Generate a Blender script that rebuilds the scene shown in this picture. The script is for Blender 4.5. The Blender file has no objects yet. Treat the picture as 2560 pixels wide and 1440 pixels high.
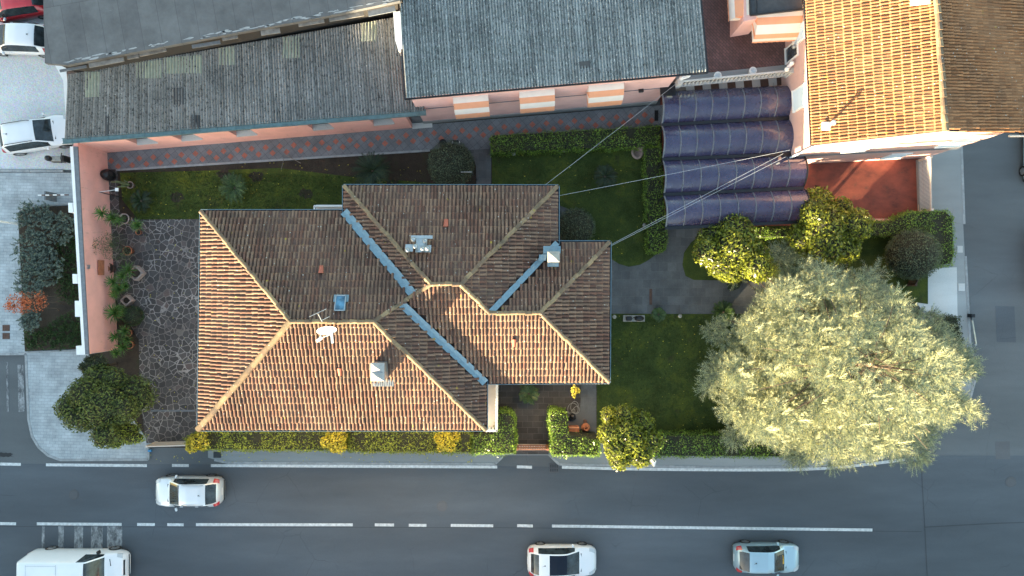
import bpy, math, random
import numpy as np
from mathutils import Vector, Matrix, noise as mnoise
random.seed(7); rng = np.random.default_rng(11)
S = bpy.context.scene; COL = S.collection
# ---------------- camera, sky, sun, exposure ----------------
H = 41.2; F = 1730.0                       # drone height (m), focal length in photo pixels
cd = bpy.data.cameras.new('camera'); cam = bpy.data.objects.new('camera', cd); COL.objects.link(cam)
cam.location = (0, 0, H); cam.rotation_euler = (0, 0, 0)
cd.sensor_width = 36.0; cd.lens = 36.0 * F / 2560.0; cd.clip_end = 3000; cd.clip_start = 0.5
S.camera = cam
SUN_EL = math.radians(4.8); SAX, SAY = 0.66, 0.75      # shadows fall toward +x +y
w = bpy.data.worlds.new('World'); S.world = w; w.use_nodes = True
nt = w.node_tree; bg = nt.nodes['Background']; sk = nt.nodes.new('ShaderNodeTexSky')
sk.sky_type = 'NISHITA'; sk.sun_disc = False; sk.sun_elevation = SUN_EL
sk.sun_rotation = math.atan2(-SAX, -SAY); sk.air_density = 1.0; sk.dust_density = 1.0; sk.ozone_density = 0.9
nt.links.new(sk.outputs[0], bg.inputs[0]); bg.inputs[1].default_value = 0.15
sd = bpy.data.lights.new('sun', 'SUN'); sun = bpy.data.objects.new('sun', sd); COL.objects.link(sun)
sd.energy = 5.0; sd.angle = math.radians(0.5); sd.color = (1.0, 0.80, 0.52)
d = Vector((SAX, SAY, -math.tan(SUN_EL) * math.hypot(SAX, SAY)))
sun.rotation_euler = d.to_track_quat('-Z', 'Y').to_euler()
S.view_settings.view_transform = 'Standard'; S.view_settings.look = 'None'
S.view_settings.gamma = 1.0; S.view_settings.exposure = 2.95

# ---------------- helpers ----------------
def P(px, py, z=0.0):
    k = (H - z) / F
    return Vector(((px - 1280) * k, (720 - py) * k, z))
class MB:
    def __init__(s): s.v = []; s.f = []; s.m = []; s.mi = 0
    def face(s, pts):
        n = len(s.v); s.v += [tuple(p) for p in pts]; s.f.append(tuple(range(n, n + len(pts)))); s.m.append(s.mi)
    def add(s, vs, fs):
        n = len(s.v); s.v += [tuple(p) for p in vs]
        for f in fs: s.f.append(tuple(i + n for i in f)); s.m.append(s.mi)
    def prism(s, poly, z0, z1, bottom=True):
        n = len(poly); a = sum(poly[i][0] * poly[(i + 1) % n][1] - poly[(i + 1) % n][0] * poly[i][1] for i in range(n))
        if a < 0: poly = poly[::-1]
        vs = [(p[0], p[1], z0) for p in poly] + [(p[0], p[1], z1) for p in poly]
        fs = [tuple(range(n, 2 * n))] + [(i, (i + 1) % n, (i + 1) % n + n, i + n) for i in range(n)]
        if bottom: fs.append(tuple(range(n - 1, -1, -1)))
        s.add(vs, fs)
    def box(s, c, size, rz=0.0, bev=0.0):
        x, y, z = [q / 2 for q in size]; ca, sa = math.cos(rz), math.sin(rz)
        if bev:
            b = bev; poly = [(x - b, -y), (x, -y + b), (x, y - b), (x - b, y), (-x + b, y), (-x, y - b), (-x, -y + b), (-x + b, -y)]
            pb = [(px * (1 - b / x), py * (1 - b / y)) for px, py in poly]
            lay = [(pb, -z), (poly, -z + b), (poly, z - b), (pb, z)]
            vs = []; fs = []
            for pl, zz in lay: vs += [(c[0] + a * ca - q * sa, c[1] + a * sa + q * ca, c[2] + zz) for a, q in pl]
            for k in range(3):
                for i in range(8): fs.append((k * 8 + i, k * 8 + (i + 1) % 8, (k + 1) * 8 + (i + 1) % 8, (k + 1) * 8 + i))
            fs.append(tuple(range(24, 32))); fs.append(tuple(range(7, -1, -1))); s.add(vs, fs); return
        vs = []
        for dz in (-z, z):
            for dx, dy in ((-x, -y), (x, -y), (x, y), (-x, y)): vs.append((c[0] + dx * ca - dy * sa, c[1] + dx * sa + dy * ca, c[2] + dz))
        s.add(vs, [(4, 5, 6, 7), (3, 2, 1, 0), (0, 1, 5, 4), (1, 2, 6, 5), (2, 3, 7, 6), (3, 0, 4, 7)])
    def tube(s, pts, r, n=8, r1=None):
        pts = [Vector(p) for p in pts]; N = len(pts); vs = []; fs = []
        for i, p in enumerate(pts):
            t = (pts[min(i + 1, N - 1)] - pts[max(i - 1, 0)]).normalized()
            a = t.cross(Vector((0, 0, 1))); a = a.normalized() if a.length > 1e-3 else Vector((1, 0, 0)); b = t.cross(a)
            rr = r if r1 is None else r + (r1 - r) * i / max(N - 1, 1)
            for k in range(n):
                th = 2 * math.pi * k / n; q = p + a * (rr * math.cos(th)) + b * (rr * math.sin(th)); vs.append(tuple(q))
        for i in range(N - 1):
            for k in range(n): fs.append((i * n + k, i * n + (k + 1) % n, (i + 1) * n + (k + 1) % n, (i + 1) * n + k))
        fs.append(tuple(range(n - 1, -1, -1))); fs.append(tuple((N - 1) * n + k for k in range(n))); s.add(vs, fs)
    def lathe(s, c, prof, n=20, caps=True):
        vs = []; fs = []
        for r, z in prof:
            for k in range(n): th = 2 * math.pi * k / n; vs.append((c[0] + r * math.cos(th), c[1] + r * math.sin(th), c[2] + z))
        m = len(prof)
        for i in range(m - 1):
            for k in range(n): fs.append((i * n + k, i * n + (k + 1) % n, (i + 1) * n + (k + 1) % n, (i + 1) * n + k))
        if caps:
            fs.append(tuple(range(n - 1, -1, -1))); fs.append(tuple((m - 1) * n + k for k in range(n)))
        s.add(vs, fs)
def build(name, mb, mats, parent=None, smooth=False, local=False):
    me = bpy.data.meshes.new(name); vs = mb.v
    if parent is not None and not local:
        r = parent
        while r.parent: r = r.parent
        ox, oy, oz = r.location; vs = [(x - ox, y - oy, z - oz) for x, y, z in vs]
    me.from_pydata(vs, [], mb.f)
    if not isinstance(mats, (list, tuple)): mats = [mats]
    for m in mats: me.materials.append(m)
    if len(mats) > 1: me.polygons.foreach_set('material_index', mb.m)
    if smooth: me.polygons.foreach_set('use_smooth', [True] * len(mb.f))
    me.update(); o = bpy.data.objects.new(name, me); COL.objects.link(o)
    if parent is not None: o.parent = parent
    return o
def tag(o, label, cat, group=None):
    o['label'] = label; o['category'] = cat
    if group: o['group'] = group
    return o
def thing(name, label, cat, loc, group=None):
    o = bpy.data.objects.new(name, None); COL.objects.link(o); o.location = loc; o.empty_display_size = .2
    return tag(o, label, cat, group)
def struct(name, mb, m, smooth=False):
    o = build(name, mb, m, smooth=smooth); o['kind'] = 'structure'; return o
def copy_tree(o, parent=None):
    c = o.copy(); COL.objects.link(c)
    if parent: c.parent = parent
    for ch in o.children: copy_tree(ch, c)
    return c

# ---------------- materials ----------------
class NT:
    def __init__(s, name):
        s.m = bpy.data.materials.new(name); s.m.use_nodes = True; s.n = s.m.node_tree; s.b = s.n.nodes['Principled BSDF']
        s.geo = s.n.nodes.new('ShaderNodeNewGeometry')
    def lk(s, a, b): s.n.links.new(a, b)
    def node(s, t, **k):
        x = s.n.nodes.new(t)
        for a, b in k.items(): setattr(x, a, b)
        return x
    def pos(s, scale=(1, 1, 1), rot=(0, 0, 0)):
        mp = s.node('ShaderNodeMapping'); s.lk(s.geo.outputs['Position'], mp.inputs[0]); mp.inputs['Scale'].default_value = scale; mp.inputs['Rotation'].default_value = rot
        return mp.outputs[0]
    def noise(s, scale, vec=None, det=4, rough=.6, col=False):
        x = s.node('ShaderNodeTexNoise'); x.inputs['Scale'].default_value = scale; x.inputs['Detail'].default_value = det; x.inputs['Roughness'].default_value = rough
        s.lk(vec or s.geo.outputs['Position'], x.inputs['Vector']); return x.outputs['Color' if col else 'Fac']
    def vor(s, scale, vec=None, feat='F1', out='Distance', rnd=1.0):
        x = s.node('ShaderNodeTexVoronoi', feature=feat); x.inputs['Scale'].default_value = scale; x.inputs['Randomness'].default_value = rnd
        s.lk(vec or s.geo.outputs['Position'], x.inputs['Vector']); return x.outputs[out]
    def ramp(s, fac, stops, interp='LINEAR'):
        x = s.node('ShaderNodeValToRGB'); x.color_ramp.interpolation = interp; e = x.color_ramp.elements
        while len(e) < len(stops): e.new(.5)
        for i, (p, c) in enumerate(stops):
            e[i].position = p; c = (c, c, c) if isinstance(c, (int, float)) else c; e[i].color = (c[0], c[1], c[2], 1)
        s.lk(fac, x.inputs[0]); return x.outputs[0]
    def mix(s, fac, a, b, mode='MIX'):
        x = s.node('ShaderNodeMix', data_type='RGBA', blend_type=mode)
        for sock, v in ((x.inputs[0], fac), (x.inputs[6], a), (x.inputs[7], b)):
            if isinstance(v, (int, float)): sock.default_value = v
            elif isinstance(v, tuple): sock.default_value = (*v, 1)
            else: s.lk(v, sock)
        return x.outputs[2]
    def math(s, op, a, b=0.0):
        x = s.node('ShaderNodeMath', operation=op)
        for sock, v in ((x.inputs[0], a), (x.inputs[1], b)):
            if isinstance(v, (int, float)): sock.default_value = v
            else: s.lk(v, sock)
        return x.outputs[0]
    def bump(s, h, st=.4, dist=.02):
        x = s.node('ShaderNodeBump'); x.inputs['Strength'].default_value = st; x.inputs['Distance'].default_value = dist
        s.lk(h, x.inputs['Height']); s.lk(x.outputs[0], s.b.inputs['Normal'])
    def fin(s, col, rough=.8, spec=None, metal=0):
        if isinstance(col, tuple): s.b.inputs['Base Color'].default_value = (*col, 1)
        else: s.lk(col, s.b.inputs['Base Color'])
        if isinstance(rough, (int, float)): s.b.inputs['Roughness'].default_value = rough
        else: s.lk(rough, s.b.inputs['Roughness'])
        if spec is not None: s.b.inputs['Specular IOR Level'].default_value = spec
        s.b.inputs['Metallic'].default_value = metal
        return s.m
def mul(c, k): return tuple(min(1, x * k) for x in c)
def plain(name, c, rough=.7, var=.15, sc=3.0, spec=None, metal=0, bump=0):
    t = NT(name); n = t.noise(sc); col = t.ramp(n, [(.3, mul(c, 1 - var)), (.7, mul(c, 1 + var))])
    if bump: t.bump(t.noise(sc * 12), bump, .01)
    return t.fin(col, rough, spec, metal)
def asphalt(name, c):
    t = NT(name); a = t.noise(.16, t.pos((.35, 1.6, 1)), 5); b = t.noise(60, det=2); st = t.noise(.9, det=6, rough=.7)
    col = t.ramp(a, [(.3, mul(c, .74)), (.5, c), (.7, mul(c, 1.34))])
    col = t.mix(.45, col, t.ramp(b, [(.3, .35), (.7, .75)]), 'OVERLAY')
    col = t.mix(t.ramp(st, [(.62, 0.), (.78, .35)]), col, mul(c, .7)); t.bump(b, .5, .006)
    sp = t.vor(9); col = t.mix(t.ramp(sp, [(.02, .6), (.035, 0.)]), col, mul(c, 2.4))
    cr = t.vor(.55, t.mix(.25, t.geo.outputs['Position'], t.noise(1.2, col=True)), 'DISTANCE_TO_EDGE')
    cm = t.math('MULTIPLY', t.ramp(cr, [(.004, 1.), (.009, 0.)]), t.ramp(t.noise(.2), [(.54, 0.), (.62, .38)]))
    return t.fin(t.mix(cm, col, mul(c, .45)), .82)
def leafmat(name, c, var=.5, tr=.35, hue=.02, gloss=.45):
    t = NT(name); r = t.geo.outputs['Random Per Island']
    v = t.ramp(r, [(0, mul(c, 1 - var)), (.55, c), (1, (min(1, c[0] * (1 + var * 1.4)), min(1, c[1] * (1 + var)), c[2] * (1 + var * .3)))])
    v = t.mix(.5, v, t.ramp(t.noise(1.3), [(.3, .3), (.7, .7)]), 'OVERLAY')
    t.fin(v, gloss, .4)
    out = t.n.nodes['Material Output']; tl = t.node('ShaderNodeBsdfTranslucent'); t.lk(v, tl.inputs[0]); ms = t.node('ShaderNodeMixShader'); ms.inputs[0].default_value = tr
    t.lk(t.b.outputs[0], ms.inputs[1]); t.lk(tl.outputs[0], ms.inputs[2]); t.lk(ms.outputs[0], out.inputs[0]); return t.m
def brickmat(name, c1, c2, cm, w_, h_, mort, rot=0, bump=.4, off=.5, var=.5):
    t = NT(name); x = t.node('ShaderNodeTexBrick'); x.offset = off; t.lk(t.pos(rot=(0, 0, rot)), x.inputs['Vector'])
    for k, v in (('Scale', 1.0), ('Mortar Size', mort), ('Brick Width', w_), ('Row Height', h_), ('Mortar Smooth', .3), ('Bias', 0)): x.inputs[k].default_value = v
    x.inputs['Color1'].default_value = (*c1, 1); x.inputs['Color2'].default_value = (*c2, 1); x.inputs['Mortar'].default_value = (*cm, 1)
    n = t.noise(1.1, det=6); col = t.mix(var, x.outputs['Color'], t.ramp(n, [(.3, .25), (.7, .75)]), 'OVERLAY')
    col = t.mix(.35, col, t.noise(30, det=2), 'OVERLAY'); t.bump(t.math('MULTIPLY', x.outputs['Fac'], -1.0), bump, .02)
    return t.fin(col, .8)
def tilemat(name, ca, cb, cc, lichen=.5):
    t = NT(name); r = t.geo.outputs['Random Per Island']
    col = t.ramp(r, [(0, ca), (.35, cb), (.7, cc), (.93, mul(cc, 1.1)), (.97, mul(ca, .75))])
    col = t.mix(t.ramp(t.noise(1.0, det=6, rough=.7), [(.45, 0.), (.68, lichen)]), col, (.068, .06, .05))
    col = t.mix(.5, col, t.ramp(t.noise(22, det=3), [(.3, .3), (.7, .7)]), 'OVERLAY')
    sp = t.vor(3.6); col = t.mix(t.ramp(sp, [(.09, .85), (.13, 0.)]), col, (.42, .42, .38))
    sp2 = t.vor(1.1); col = t.mix(t.ramp(sp2, [(.05, .8), (.09, 0.)]), col, (.34, .26, .05))
    t.bump(t.noise(50), .3, .006); return t.fin(col, .85, .2)
def corrmat(name, c, mn):
    t = NT(name); a = t.noise(.5, det=6, rough=.7); col = t.ramp(a, [(.3, mul(c, .72)), (.7, mul(c, 1.3))])
    col = t.mix(.45, col, t.ramp(t.geo.outputs['Random Per Island'], [(0, .16), (.3, .42), (1, .74)]), 'OVERLAY')
    b = t.noise(8, t.pos((1.3, .7, 1)), 5, .8); col = t.mix(t.ramp(b, [(.54, 0.), (.58, .92)]), col, mul(c, .18))
    d_ = t.noise(9, t.pos((1.3, .7, 1), (0, 0, .4)), 4, .8); col = t.mix(t.ramp(d_, [(.57, 0.), (.62, mn)]), col, (.50, .52, .50))
    sp = t.vor(1.3); col = t.mix(t.ramp(sp, [(.035, .9), (.06, 0.)]), col, (.6, .6, .56)); t.bump(b, .3, .01)
    return t.fin(col, .9, .2)
def wallmat(name, c, stain=.35, dark=(.12, .09, .08)):
    t = NT(name); a = t.noise(.8, det=6); col = t.ramp(a, [(.3, mul(c, .88)), (.7, mul(c, 1.1))])
    st = t.noise(1.6, t.pos((2.2, 2.2, .5)), 7, .75); col = t.mix(t.ramp(st, [(.58, 0.), (.75, stain)]), col, dark); t.bump(t.noise(40), .25, .006)
    return t.fin(col, .85, .2)
M = {}
M['asphalt'] = asphalt('asphalt', (.074, .085, .096)); M['asphalt2'] = asphalt('asphalt_pale', (.10, .108, .112))
M['concrete'] = asphalt('concrete', (.26, .272, .268)); M['concrete_lt'] = asphalt('concrete_pale', (.5, .5, .48)); M['kerb'] = plain('kerb_stone', (.3, .31, .31), .8, .2, 4)
M['paint'] = plain('road_paint', (.55, .56, .55), .6, .25, 6)
def worn():
    t = NT('worn_paint'); n = t.noise(2.5, t.pos((1.2, .5, 1)), 8, .8); return t.fin(t.ramp(n, [(.42, (.07, .075, .08)), (.62, (.36, .37, .37))]), .7)
M['worn'] = worn()
def gravel():
    t = NT('pale_gravel'); v = t.vor(14, out='Color'); col = t.mix(.35, (.62, .63, .62), v, 'SOFT_LIGHT'); b = t.vor(11)
    col = t.mix(t.ramp(t.noise(7, det=4, rough=.8), [(.60, 0.), (.70, .6)]), col, (.10, .10, .10))
    col = t.mix(t.ramp(t.noise(.5, det=5), [(.4, 0.), (.8, .35)]), col, (.33, .34, .35)); t.bump(b, .8, .02); return t.fin(col, .9)
M['gravel'] = gravel()
M['brickpave'] = brickmat('grey_block_paving', (.40, .43, .44), (.33, .36, .37), (.25, .27, .285), .36, .18, .010, .03)
M['slate'] = brickmat('dark_slate_paving', (.075, .068, .062), (.045, .038, .034), (.11, .10, .09), .62, .36, .012, 0)
M['slate2'] = brickmat('grey_slab_paving', (.115, .118, .12), (.085, .088, .09), (.13, .13, .125), .5, .5, .008, 0)
M['walk'] = brickmat('grey_tile_walkway', (.185, .195, .205), (.155, .165, .175), (.06, .06, .06), .36, .36, .007, math.radians(45 + 5), off=0)
M['walkred'] = plain('terracotta_tile', (.36, .13, .09), .8, .2, 5)
def herring():
    t = NT('brown_paver_terrace'); br = brickmat('tmp', (.165, .085, .075), (.115, .062, .055), (.055, .04, .04), .26, .13, .012, math.radians(47))
    br.name = 'brown_terrace_pavers'; return br
M['terrace'] = herring()
def crazy():
    t = NT('crazy_paving'); wv = t.mix(.16, t.geo.outputs['Position'], t.noise(1.5, col=True)); e = t.vor(3.5, wv, 'DISTANCE_TO_EDGE'); c = t.vor(3.5, wv, out='Color')
    sep = t.node('ShaderNodeSeparateColor'); t.lk(c, sep.inputs[0]); stone = t.ramp(sep.outputs[0], [(0, (.044, .038, .036)), (.55, (.062, .053, .05)), (.85, (.078, .072, .068)), (1, (.11, .08, .07))])
    stone = t.mix(.5, stone, t.noise(14, det=5), 'OVERLAY'); gm = t.ramp(t.noise(.6), [(.38, (.16, .135, .12)), (.6, (.33, .295, .27))])
    gm = t.mix(t.ramp(t.noise(1.4), [(.5, 0.), (.7, .35)]), gm, (.08, .07, .05))
    t.bump(t.ramp(e, [(.02, 0.), (.07, 1.)]), .5, .015); return t.fin(t.mix(t.ramp(e, [(.032, 0.), (.055, 1.)]), gm, stone), .75)
M['crazy'] = crazy()
def soil():
    t = NT('garden_soil'); a = t.noise(1.2, det=8, rough=.75); col = t.ramp(a, [(.3, (.022, .016, .011)), (.55, (.05, .036, .024)), (.75, (.03, .045, .012))])
    col = t.mix(t.ramp(t.vor(7), [(.06, .7), (.1, 0.)]), col, (.16, .12, .06)); t.bump(t.noise(12, det=6), .8, .05); return t.fin(col, .95)
M['soil'] = soil()
def lawn(name, c):
    t = NT(name); a = t.noise(.55, det=8, rough=.72); col = t.ramp(a, [(.28, mul(c, .5)), (.5, c), (.72, (c[0] * 2.1, c[1] * 1.7, c[2]))])
    f = t.noise(35, det=5, rough=.8); col = t.mix(.7, col, t.ramp(f, [(.3, .2), (.7, .8)]), 'OVERLAY')
    col = t.mix(t.ramp(t.noise(.9, det=5, rough=.65), [(.56 if 'mossy' in name else .62, 0.), (.70, .65)]), col, (.065, .052, .032))
    col = t.mix(t.ramp(t.vor(3.3), [(.04, .6), (.07, 0.)]), col, (.2, .18, .06)); t.bump(f, .9, .04); return t.fin(col, .95, .1)
M['lawn'] = lawn('lawn_grass', (.060, .084, .024)); M['lawn2'] = lawn('mossy_lawn', (.082, .108, .026))
M['blade'] = leafmat('grass_blades', (.04, .07, .015), .6, .2, gloss=.7)
def redfloor():
    t = NT('red_concrete'); a = t.noise(1.1, t.pos((1, 1.6, 1), (0, 0, .5)), 8, .7); col = t.ramp(a, [(.3, (.09, .028, .02)), (.5, (.20, .052, .032)), (.7, (.27, .072, .042))])
    col = t.mix(t.ramp(t.noise(2.5, det=7, rough=.75), [(.55, 0.), (.7, .6)]), col, (.075, .045, .03)); return t.fin(col, .75)
M['redfloor'] = redfloor()
M['pinkwall'] = wallmat('salmon_plaster', (.84, .44, .37), .45); M['pinkpale'] = wallmat('pale_pink_plaster', (.80, .50, .46), .12); M['pinkhouse'] = wallmat('soft_pink_plaster', (.54, .36, .33), .12)
M['white'] = plain('white_plaster', (.78, .78, .76), .7, .06, 2, bump=.1); M['dirtywhite'] = wallmat('weathered_white_paint', (.5, .5, .48), .8, (.1, .1, .1))
M['cream'] = plain('cream_stucco', (.75, .66, .56), .75, .06, 3); M['greywall'] = wallmat('grey_render', (.22, .22, .22), .6); M['darkwall'] = wallmat('dark_stained_render', (.04, .038, .036), .6)
M['copinggrey'] = plain('grey_coping', (.14, .155, .17), .7, .2, 5)
M['villa_tile'] = tilemat('villa_clay_tiles', (.155, .080, .058), (.18, .104, .073), (.215, .138, .096), .65)
M['house_tile'] = tilemat('house_clay_tiles', (.26, .12, .055), (.29, .14, .064), (.325, .165, .08), .4)
M['pan'] = plain('shaded_tile_channel', (.115, .07, .055), .9, .3, 6); M['ridge'] = tilemat('ridge_tiles', (.17, .12, .085), (.22, .16, .10), (.27, .20, .12), .75)  # channel colour is darkened to carry the shade between the covers
M['pan2'] = plain('orange_tile_channel', (.24, .12, .055), .9, .2, 6); M['deck'] = plain('roof_underlay', (.08, .05, .04), .9); M['newtile'] = plain('new_red_tile', (.36, .10, .06), .7, .1)
M['corr1'] = corrmat('grey_corrugated_cement', (.215, .21, .20), .3); M['corr2'] = corrmat('blue_grey_corrugated_cement', (.215, .23, .228), .95)
M['corrclear'] = plain('translucent_yellowed_sheet', (.27, .29, .225), .5, .15, 4); M['corrdark'] = plain('dark_replacement_sheet', (.05, .052, .055), .8, .2, 4)
M['flash'] = plain('blue_grey_flashing', (.17, .26, .31), .45, .15, 6, metal=.3); M['gutter'] = plain('verdigris_gutter', (.13, .20, .20), .5, .25, 3, metal=.3)
M['darkmetal'] = plain('dark_metal', (.02, .022, .025), .4, .2, 5, metal=.4); M['metal'] = plain('galvanised_metal', (.34, .38, .40), .35, .15, 6, metal=.6)
M['black'] = plain('black_plastic', (.012, .012, .014), .45, .2); M['terracotta'] = plain('terracotta', (.38, .14, .07), .8, .25, 6); M['glaze'] = plain('pale_glazed_pot', (.42, .33, .29), .5, .2, 5)
M['stone'] = plain('grey_stone', (.30, .29, .26), .85, .25, 5, bump=.3); M['pinkstone'] = plain('pink_stone', (.33, .23, .19), .85, .2, 5)
M['brown'] = plain('rusty_brown_cover', (.10, .055, .04), .8, .25, 8); M['bark'] = plain('bark', (.09, .065, .045), .95, .35, 9, bump=.6)
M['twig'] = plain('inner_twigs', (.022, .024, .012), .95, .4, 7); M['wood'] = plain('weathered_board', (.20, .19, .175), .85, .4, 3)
M['awn_w'] = plain('cream_canvas', (.72, .66, .60), .85, .05, 2); M['awn_o'] = plain('peach_canvas', (.72, .33, .19), .85, .06, 2)
M['shutter'] = plain('pale_blue_shutter', (.62, .70, .74), .6, .05, 2); M['gate'] = plain('cream_painted_iron', (.62, .54, .46), .5, .1, 4); M['gatebrown'] = plain('brown_painted_iron', (.34, .16, .09), .6, .2, 5)
M['blue'] = plain('blue_sign', (.05, .22, .42), .5, .1); M['yellow'] = plain('yellow_cloth', (.75, .42, .04), .7, .1); M['hose'] = plain('grey_hose', (.32, .32, .31), .5, .1)
M['cable'] = plain('pale_cable', (.42, .45, .48), .5, .1); M['rubber'] = plain('tyre_rubber', (.018, .018, .018), .8, .2); M['rim'] = plain('alloy_rim', (.28, .29, .30), .35, .1, metal=.7)
M['red'] = plain('red_paint', (.55, .03, .03), .5, .1)
def poly():
    t = NT('tinted_polycarbonate'); t.fin(t.ramp(t.noise(.9, det=7, rough=.7), [(.3, (.034, .036, .080)), (.7, (.060, .068, .128))]), t.ramp(t.noise(2.5, det=6), [(.35, .16), (.7, .42)]), .6); t.b.inputs['Coat Weight'].default_value = .2; t.b.inputs['Coat Roughness'].default_value = .05
    t.b.inputs['Alpha'].default_value = .86; return t.m
M['poly'] = poly()
def carpaint(name, c, metal=0.0):
    t = NT(name); t.fin(t.ramp(t.noise(1.5), [(.3, mul(c, .97)), (.7, mul(c, 1.02))]), .3, .5, metal); t.b.inputs['Coat Weight'].default_value = 1.0; t.b.inputs['Coat Roughness'].default_value = .04; return t.m
M['car_white'] = carpaint('white_car_paint', (.74, .75, .76)); M['car_silver'] = carpaint('silver_car_paint', (.36, .50, .56), .35); M['car_red'] = carpaint('red_car_paint', (.45, .012, .02)); M['car_dark'] = carpaint('black_car_paint', (.015, .016, .02)); M['car_silver2'] = carpaint('pale_silver_car_paint', (.66, .69, .70), .3)
def glassm(name, c):
    t = NT(name); t.fin(t.ramp(t.noise(2.2), [(.35, mul(c, .5)), (.7, mul(c, 2.2))]), .04, .55); return t.m
M['glass'] = glassm('car_glass', (.018, .026, .03)); M['skyglass'] = glassm('skylight_glass', (.05, .13, .20)); M['pane'] = glassm('window_pane', (.03, .04, .05))
M['roofglass'] = plain('black_roof_glass', (.008, .012, .022), .25, .1, spec=.25); M['tail'] = carpaint('tail_light', (.45, .01, .02)); M['head'] = carpaint('head_light', (.45, .48, .5))
M['l_hedge'] = leafmat('laurel_leaves', (.16, .27, .045), .55, .3, gloss=.35); M['l_ball'] = leafmat('grey_green_leaves', (.095, .13, .08), .5, .2, gloss=.6)
M['l_magnolia'] = leafmat('glossy_magnolia_leaves', (.165, .205, .03), .65, .35, gloss=.3); M['l_corner'] = leafmat('dark_glossy_leaves', (.095, .13, .032), .6, .25, gloss=.6); M['l_yellow'] = leafmat('golden_leaves', (.50, .46, .06), .45, .4, gloss=.4)
M['l_olive'] = leafmat('olive_green_leaves', (.23, .29, .045), .5, .3, gloss=.5); M['l_darkhedge'] = leafmat('dark_shrub_leaves', (.045, .065, .025), .5, .25, gloss=.5)
M['l_cedar'] = leafmat('blue_cedar_needles', (.315, .36, .238), .65, .28, gloss=.75); M['l_rosemary'] = leafmat('grey_rosemary_leaves', (.15, .20, .175), .45, .2, gloss=.7)
M['l_juniper'] = leafmat('juniper_leaves', (.045, .09, .03), .55, .2, gloss=.6); M['l_red'] = leafmat('autumn_leaves', (.42, .13, .06), .5, .35, gloss=.6)
M['l_yucca'] = leafmat('yucca_leaves', (.09, .18, .04), .5, .25, gloss=.4); M['l_cycas'] = leafmat('cycad_leaves', (.022, .04, .012), .5, .15, gloss=.4); M['l_cycas2'] = leafmat('young_cycad_leaves', (.055, .10, .03), .5, .2, gloss=.4)
M['l_olive2'] = leafmat('thin_grey_leaves', (.09, .13, .06), .5, .25, gloss=.6); M['cactus'] = plain('cactus_green', (.14, .17, .07), .7, .2, 8)
M['joint'] = asphalt('tarmac_seam', (.05, .054, .06)); M['patch'] = asphalt('asphalt_patch', (.045, .048, .052)); M['repair'] = asphalt('tarmac_repair', (.088, .09, .094)); M['spill'] = asphalt('dark_spill', (.022, .024, .026))
M['membrane'] = None
def membrane():
    t = NT('grey_roof_membrane'); x = t.node('ShaderNodeTexBrick'); x.offset = .37; t.lk(t.pos(rot=(0, 0, math.radians(-10))), x.inputs['Vector'])
    for k, v in (('Scale', 1.0), ('Mortar Size', .018), ('Brick Width', .95), ('Row Height', 3.0), ('Mortar Smooth', .9)): x.inputs[k].default_value = v
    x.inputs['Color1'].default_value = (.125, .128, .13, 1); x.inputs['Color2'].default_value = (.11, .112, .115, 1); x.inputs['Mortar'].default_value = (.08, .08, .082, 1)
    col = t.mix(.6, x.outputs['Color'], t.ramp(t.noise(.8, det=8, rough=.7), [(.3, .3), (.7, .72)]), 'OVERLAY')
    col = t.mix(t.ramp(t.noise(1.3, t.pos((.35, 1.2, 1), (0, 0, -.17)), 9, .8), [(.66, 0.), (.73, .7)]), col, (.36, .38, .4)); t.bump(t.noise(8), .3, .01); return t.fin(col, .85, .2)
M['membrane'] = membrane()

# ---------------- ground and surfaces ----------------
g = MB(); n_ = 14; xs = np.linspace(-700, 700, n_)
for i in range(n_ - 1):
    for j in range(n_ - 1): g.face([(xs[i], xs[j], -.004), (xs[i + 1], xs[j], -.004), (xs[i + 1], xs[j + 1], -.004), (xs[i], xs[j + 1], -.004)])
struct('ground', g, M['asphalt2'])
def sheet(name, pts, z, m, side=True):
    b = MB(); poly = [tuple(P(x, y, z))[:2] for x, y in pts]
    b.prism(poly, -.05 if side else z - .003, z, bottom=False); return struct(name, b, m)
# main street tarmac (slightly darker than the side streets)
sheet('road', [(-900, 1158), (380, 1160), (1300, 1166), (1800, 1172), (2250, 1150), (2330, 1139), (3300, 1139), (3300, 1560), (-900, 1560)], .004, M['asphalt'], False)
sheet('road', [(2396, -500), (3300, -500), (3300, 1138), (2330, 1138), (2430, 1000), (2424, 860), (2408, 560)], .003, M['asphalt2'], False)
sheet('gravel', [(-600, -300), (185, -300), (185, 424), (-600, 420)], .06, M['gravel'])
b = MB(); a0, a1 = P(-600, 422, .1), P(178, 428, .1); dv = (a1 - a0).normalized(); L = (a1 - a0).length
for i in range(int(L / 1.0)): 
    c = a0 + dv * (i + .5); b.box((c.x, c.y, .05), (.985, .14, .14), math.atan2(dv.y, dv.x))
struct('kerb', b, M['kerb'])
sheet('pavement', [(-600, 428), (180, 432), (190, 520), (218, 882), (365, 1095), (368, 1146), (150, 1147), (122, 1136), (98, 1116), (82, 1090), (73, 1050), (66, 884), (-600, 888)], .10, M['brickpave'])
def blob(cx, cy, rx, ry, z, m, name, seed=0):
    b = MB(); r = random.Random(seed); n = 22; b.face([P(cx + rx * (1 + r.uniform(-.25, .25)) * math.cos(-i * 6.283 / n), cy + ry * (1 + r.uniform(-.3, .3)) * math.sin(-i * 6.283 / n), z) for i in range(n)]); return struct(name, b, m)
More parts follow.
